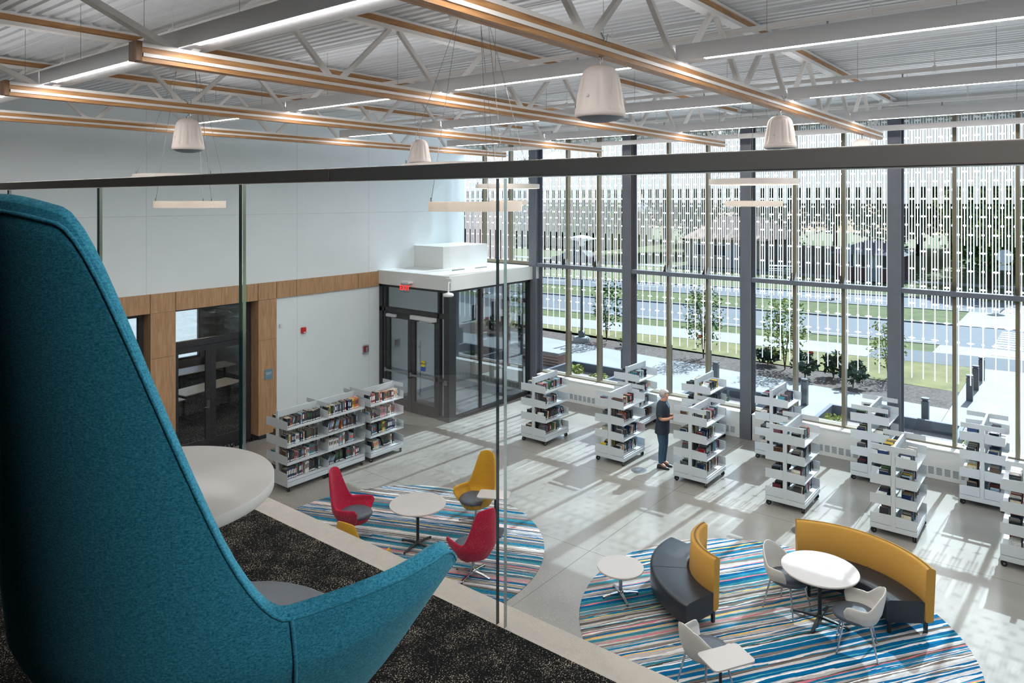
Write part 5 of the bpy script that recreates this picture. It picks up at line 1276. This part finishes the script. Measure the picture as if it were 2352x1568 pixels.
def car(lab, loc, rz, m):
    t = thing('car', lab, 'car', loc, rz); prof = [(-2.2, .3), (-2.2, .8), (-1.9, .95), (-1.3, 1.0), (-.8, 1.42), (.6, 1.45), (1.3, 1.0), (2.0, .85), (2.2, .6), (2.2, .3)]
    b = MB(); n = len(prof); vs = []
    for y, k in ((-.85, 1), (-.8, 1.0), (.8, 1.0), (.85, 1)): vs += [(x, y*(.86 if z > 1.05 else 1), z) for x, z in prof]
    b.add(vs, [tuple(range(n)), tuple(range(3*n, 4*n))[::-1]]+[(r*n+k, r*n+(k+1) % n, (r+1)*n+(k+1) % n, (r+1)*n+k) for r in range(3) for k in range(n)], m); b.build('body', t)
    for s in (-1, 1):
        b = MB(); b.add([(-1.15, s*.82, 1.02), (-.78, s*.745, 1.36), (.55, s*.745, 1.38), (1.1, s*.82, 1.02)], [(0, 1, 2, 3)], 'window_dark'); b.build('side_window', t)
        for x in (-1.35, 1.35):
            b = MB(); b.tube([(x, s*.7, .32), (x, s*.88, .32)], .32, 'rubber', 18); b.tube([(x, s*.88, .32), (x, s*.885, .32)], .18, 'steel', 12); b.build('wheel', t)
    return t
car('dark blue car parked far up the road by the lamp post', (52.0, 34.0, GZ), 1.72, 'car_blue')
car('white car far away beside the grey-roofed house', (53.5, 46.0, GZ), 1.6, 'car_white')
TR = []
tlab = ['dense tree behind the tan house', 'tall tree left of the tan house beyond the road', 'tree behind the board fence', 'tree above the maroon shed', 'dark dense tree right of the maroon shed', 'large tree past the stop sign',
        'tree far behind the crosswalk', 'far tree at the left end behind the vestibule glass', 'far tree up the road behind the street lamp', 'tree between lamp post and tan house', 'tree at far right beyond the lawn', 'tall tree behind the grey-roofed house', 'round tree at the far left of the glass wall', 'distant tree over the right lawn', 'tree in the gap behind the middle column']
tp_ = [(73, 22, 15, 5.2), (60, 38, 12, 4.2), (69, 12.5, 14, 4.6), (67, 4, 13, 4.3), (56, 4.6, 8, 2.8), (77, -5, 15, 5.2), (86, -17, 15, 6), (53, 64, 14, 5.5), (64, 74, 15, 5.8), (63, 52, 13, 4.6), (80, 3, 16, 4.6), (84, 65, 16, 6.5), (38, 52, 12, 5.5), (84, 13, 17, 5.4), (74, 34, 15, 5.2)]
bases = []
for i, (x, y, h, r) in enumerate(tp_):
    if i < 3:
        t = thing('tree', tlab[i], 'tree', (x, y, GZ), 0, 'trees beyond the road')
        b = MB(); b.tube([(0, 0, 0), (.1, 0, h*.4), (0, .1, h*.8)], [.28, .2, .08], 'bark', 10)
        for k in range(5): a = k*1.3; b.tube([(0, 0, h*.35), (r*.6*COS(a), r*.6*SIN(a), h*.65)], [.12, .04], 'bark', 6)
        b.build('trunk', t); b = MB(); leaves(b, 5200, (0, 0, h*.58), (r, r, h*.45), .3, ['leaf_dark', 'leaf', 'leaf'][i], 100+i); leaves(b, 2600, (0, 0, h*.6), (r, r, h*.44), .28, ['leaf', 'leaf_light', 'leaf_dark'][i], 200+i); b.build('crown', t); bases.append((t, h, r))
    else:
        t0, h0, r0 = bases[i % 3]; clone(t0, (x, y, GZ), i*1.3, tlab[i], scale=(r/r0, r/r0, h/h0))
for k in range(14):
    x_, y_ = (98+rnd.uniform(-3, 3), -60+k*12); t0, h0, r0 = bases[k % 3]
    clone(t0, (x_, y_, GZ), k*.9, 'tree of the continuous distant tree line behind all houses', 'distant tree line', (1.15, 1.15, (17.0+rnd.uniform(-1.5, 2))/h0))
bpy.context.view_layer.update()
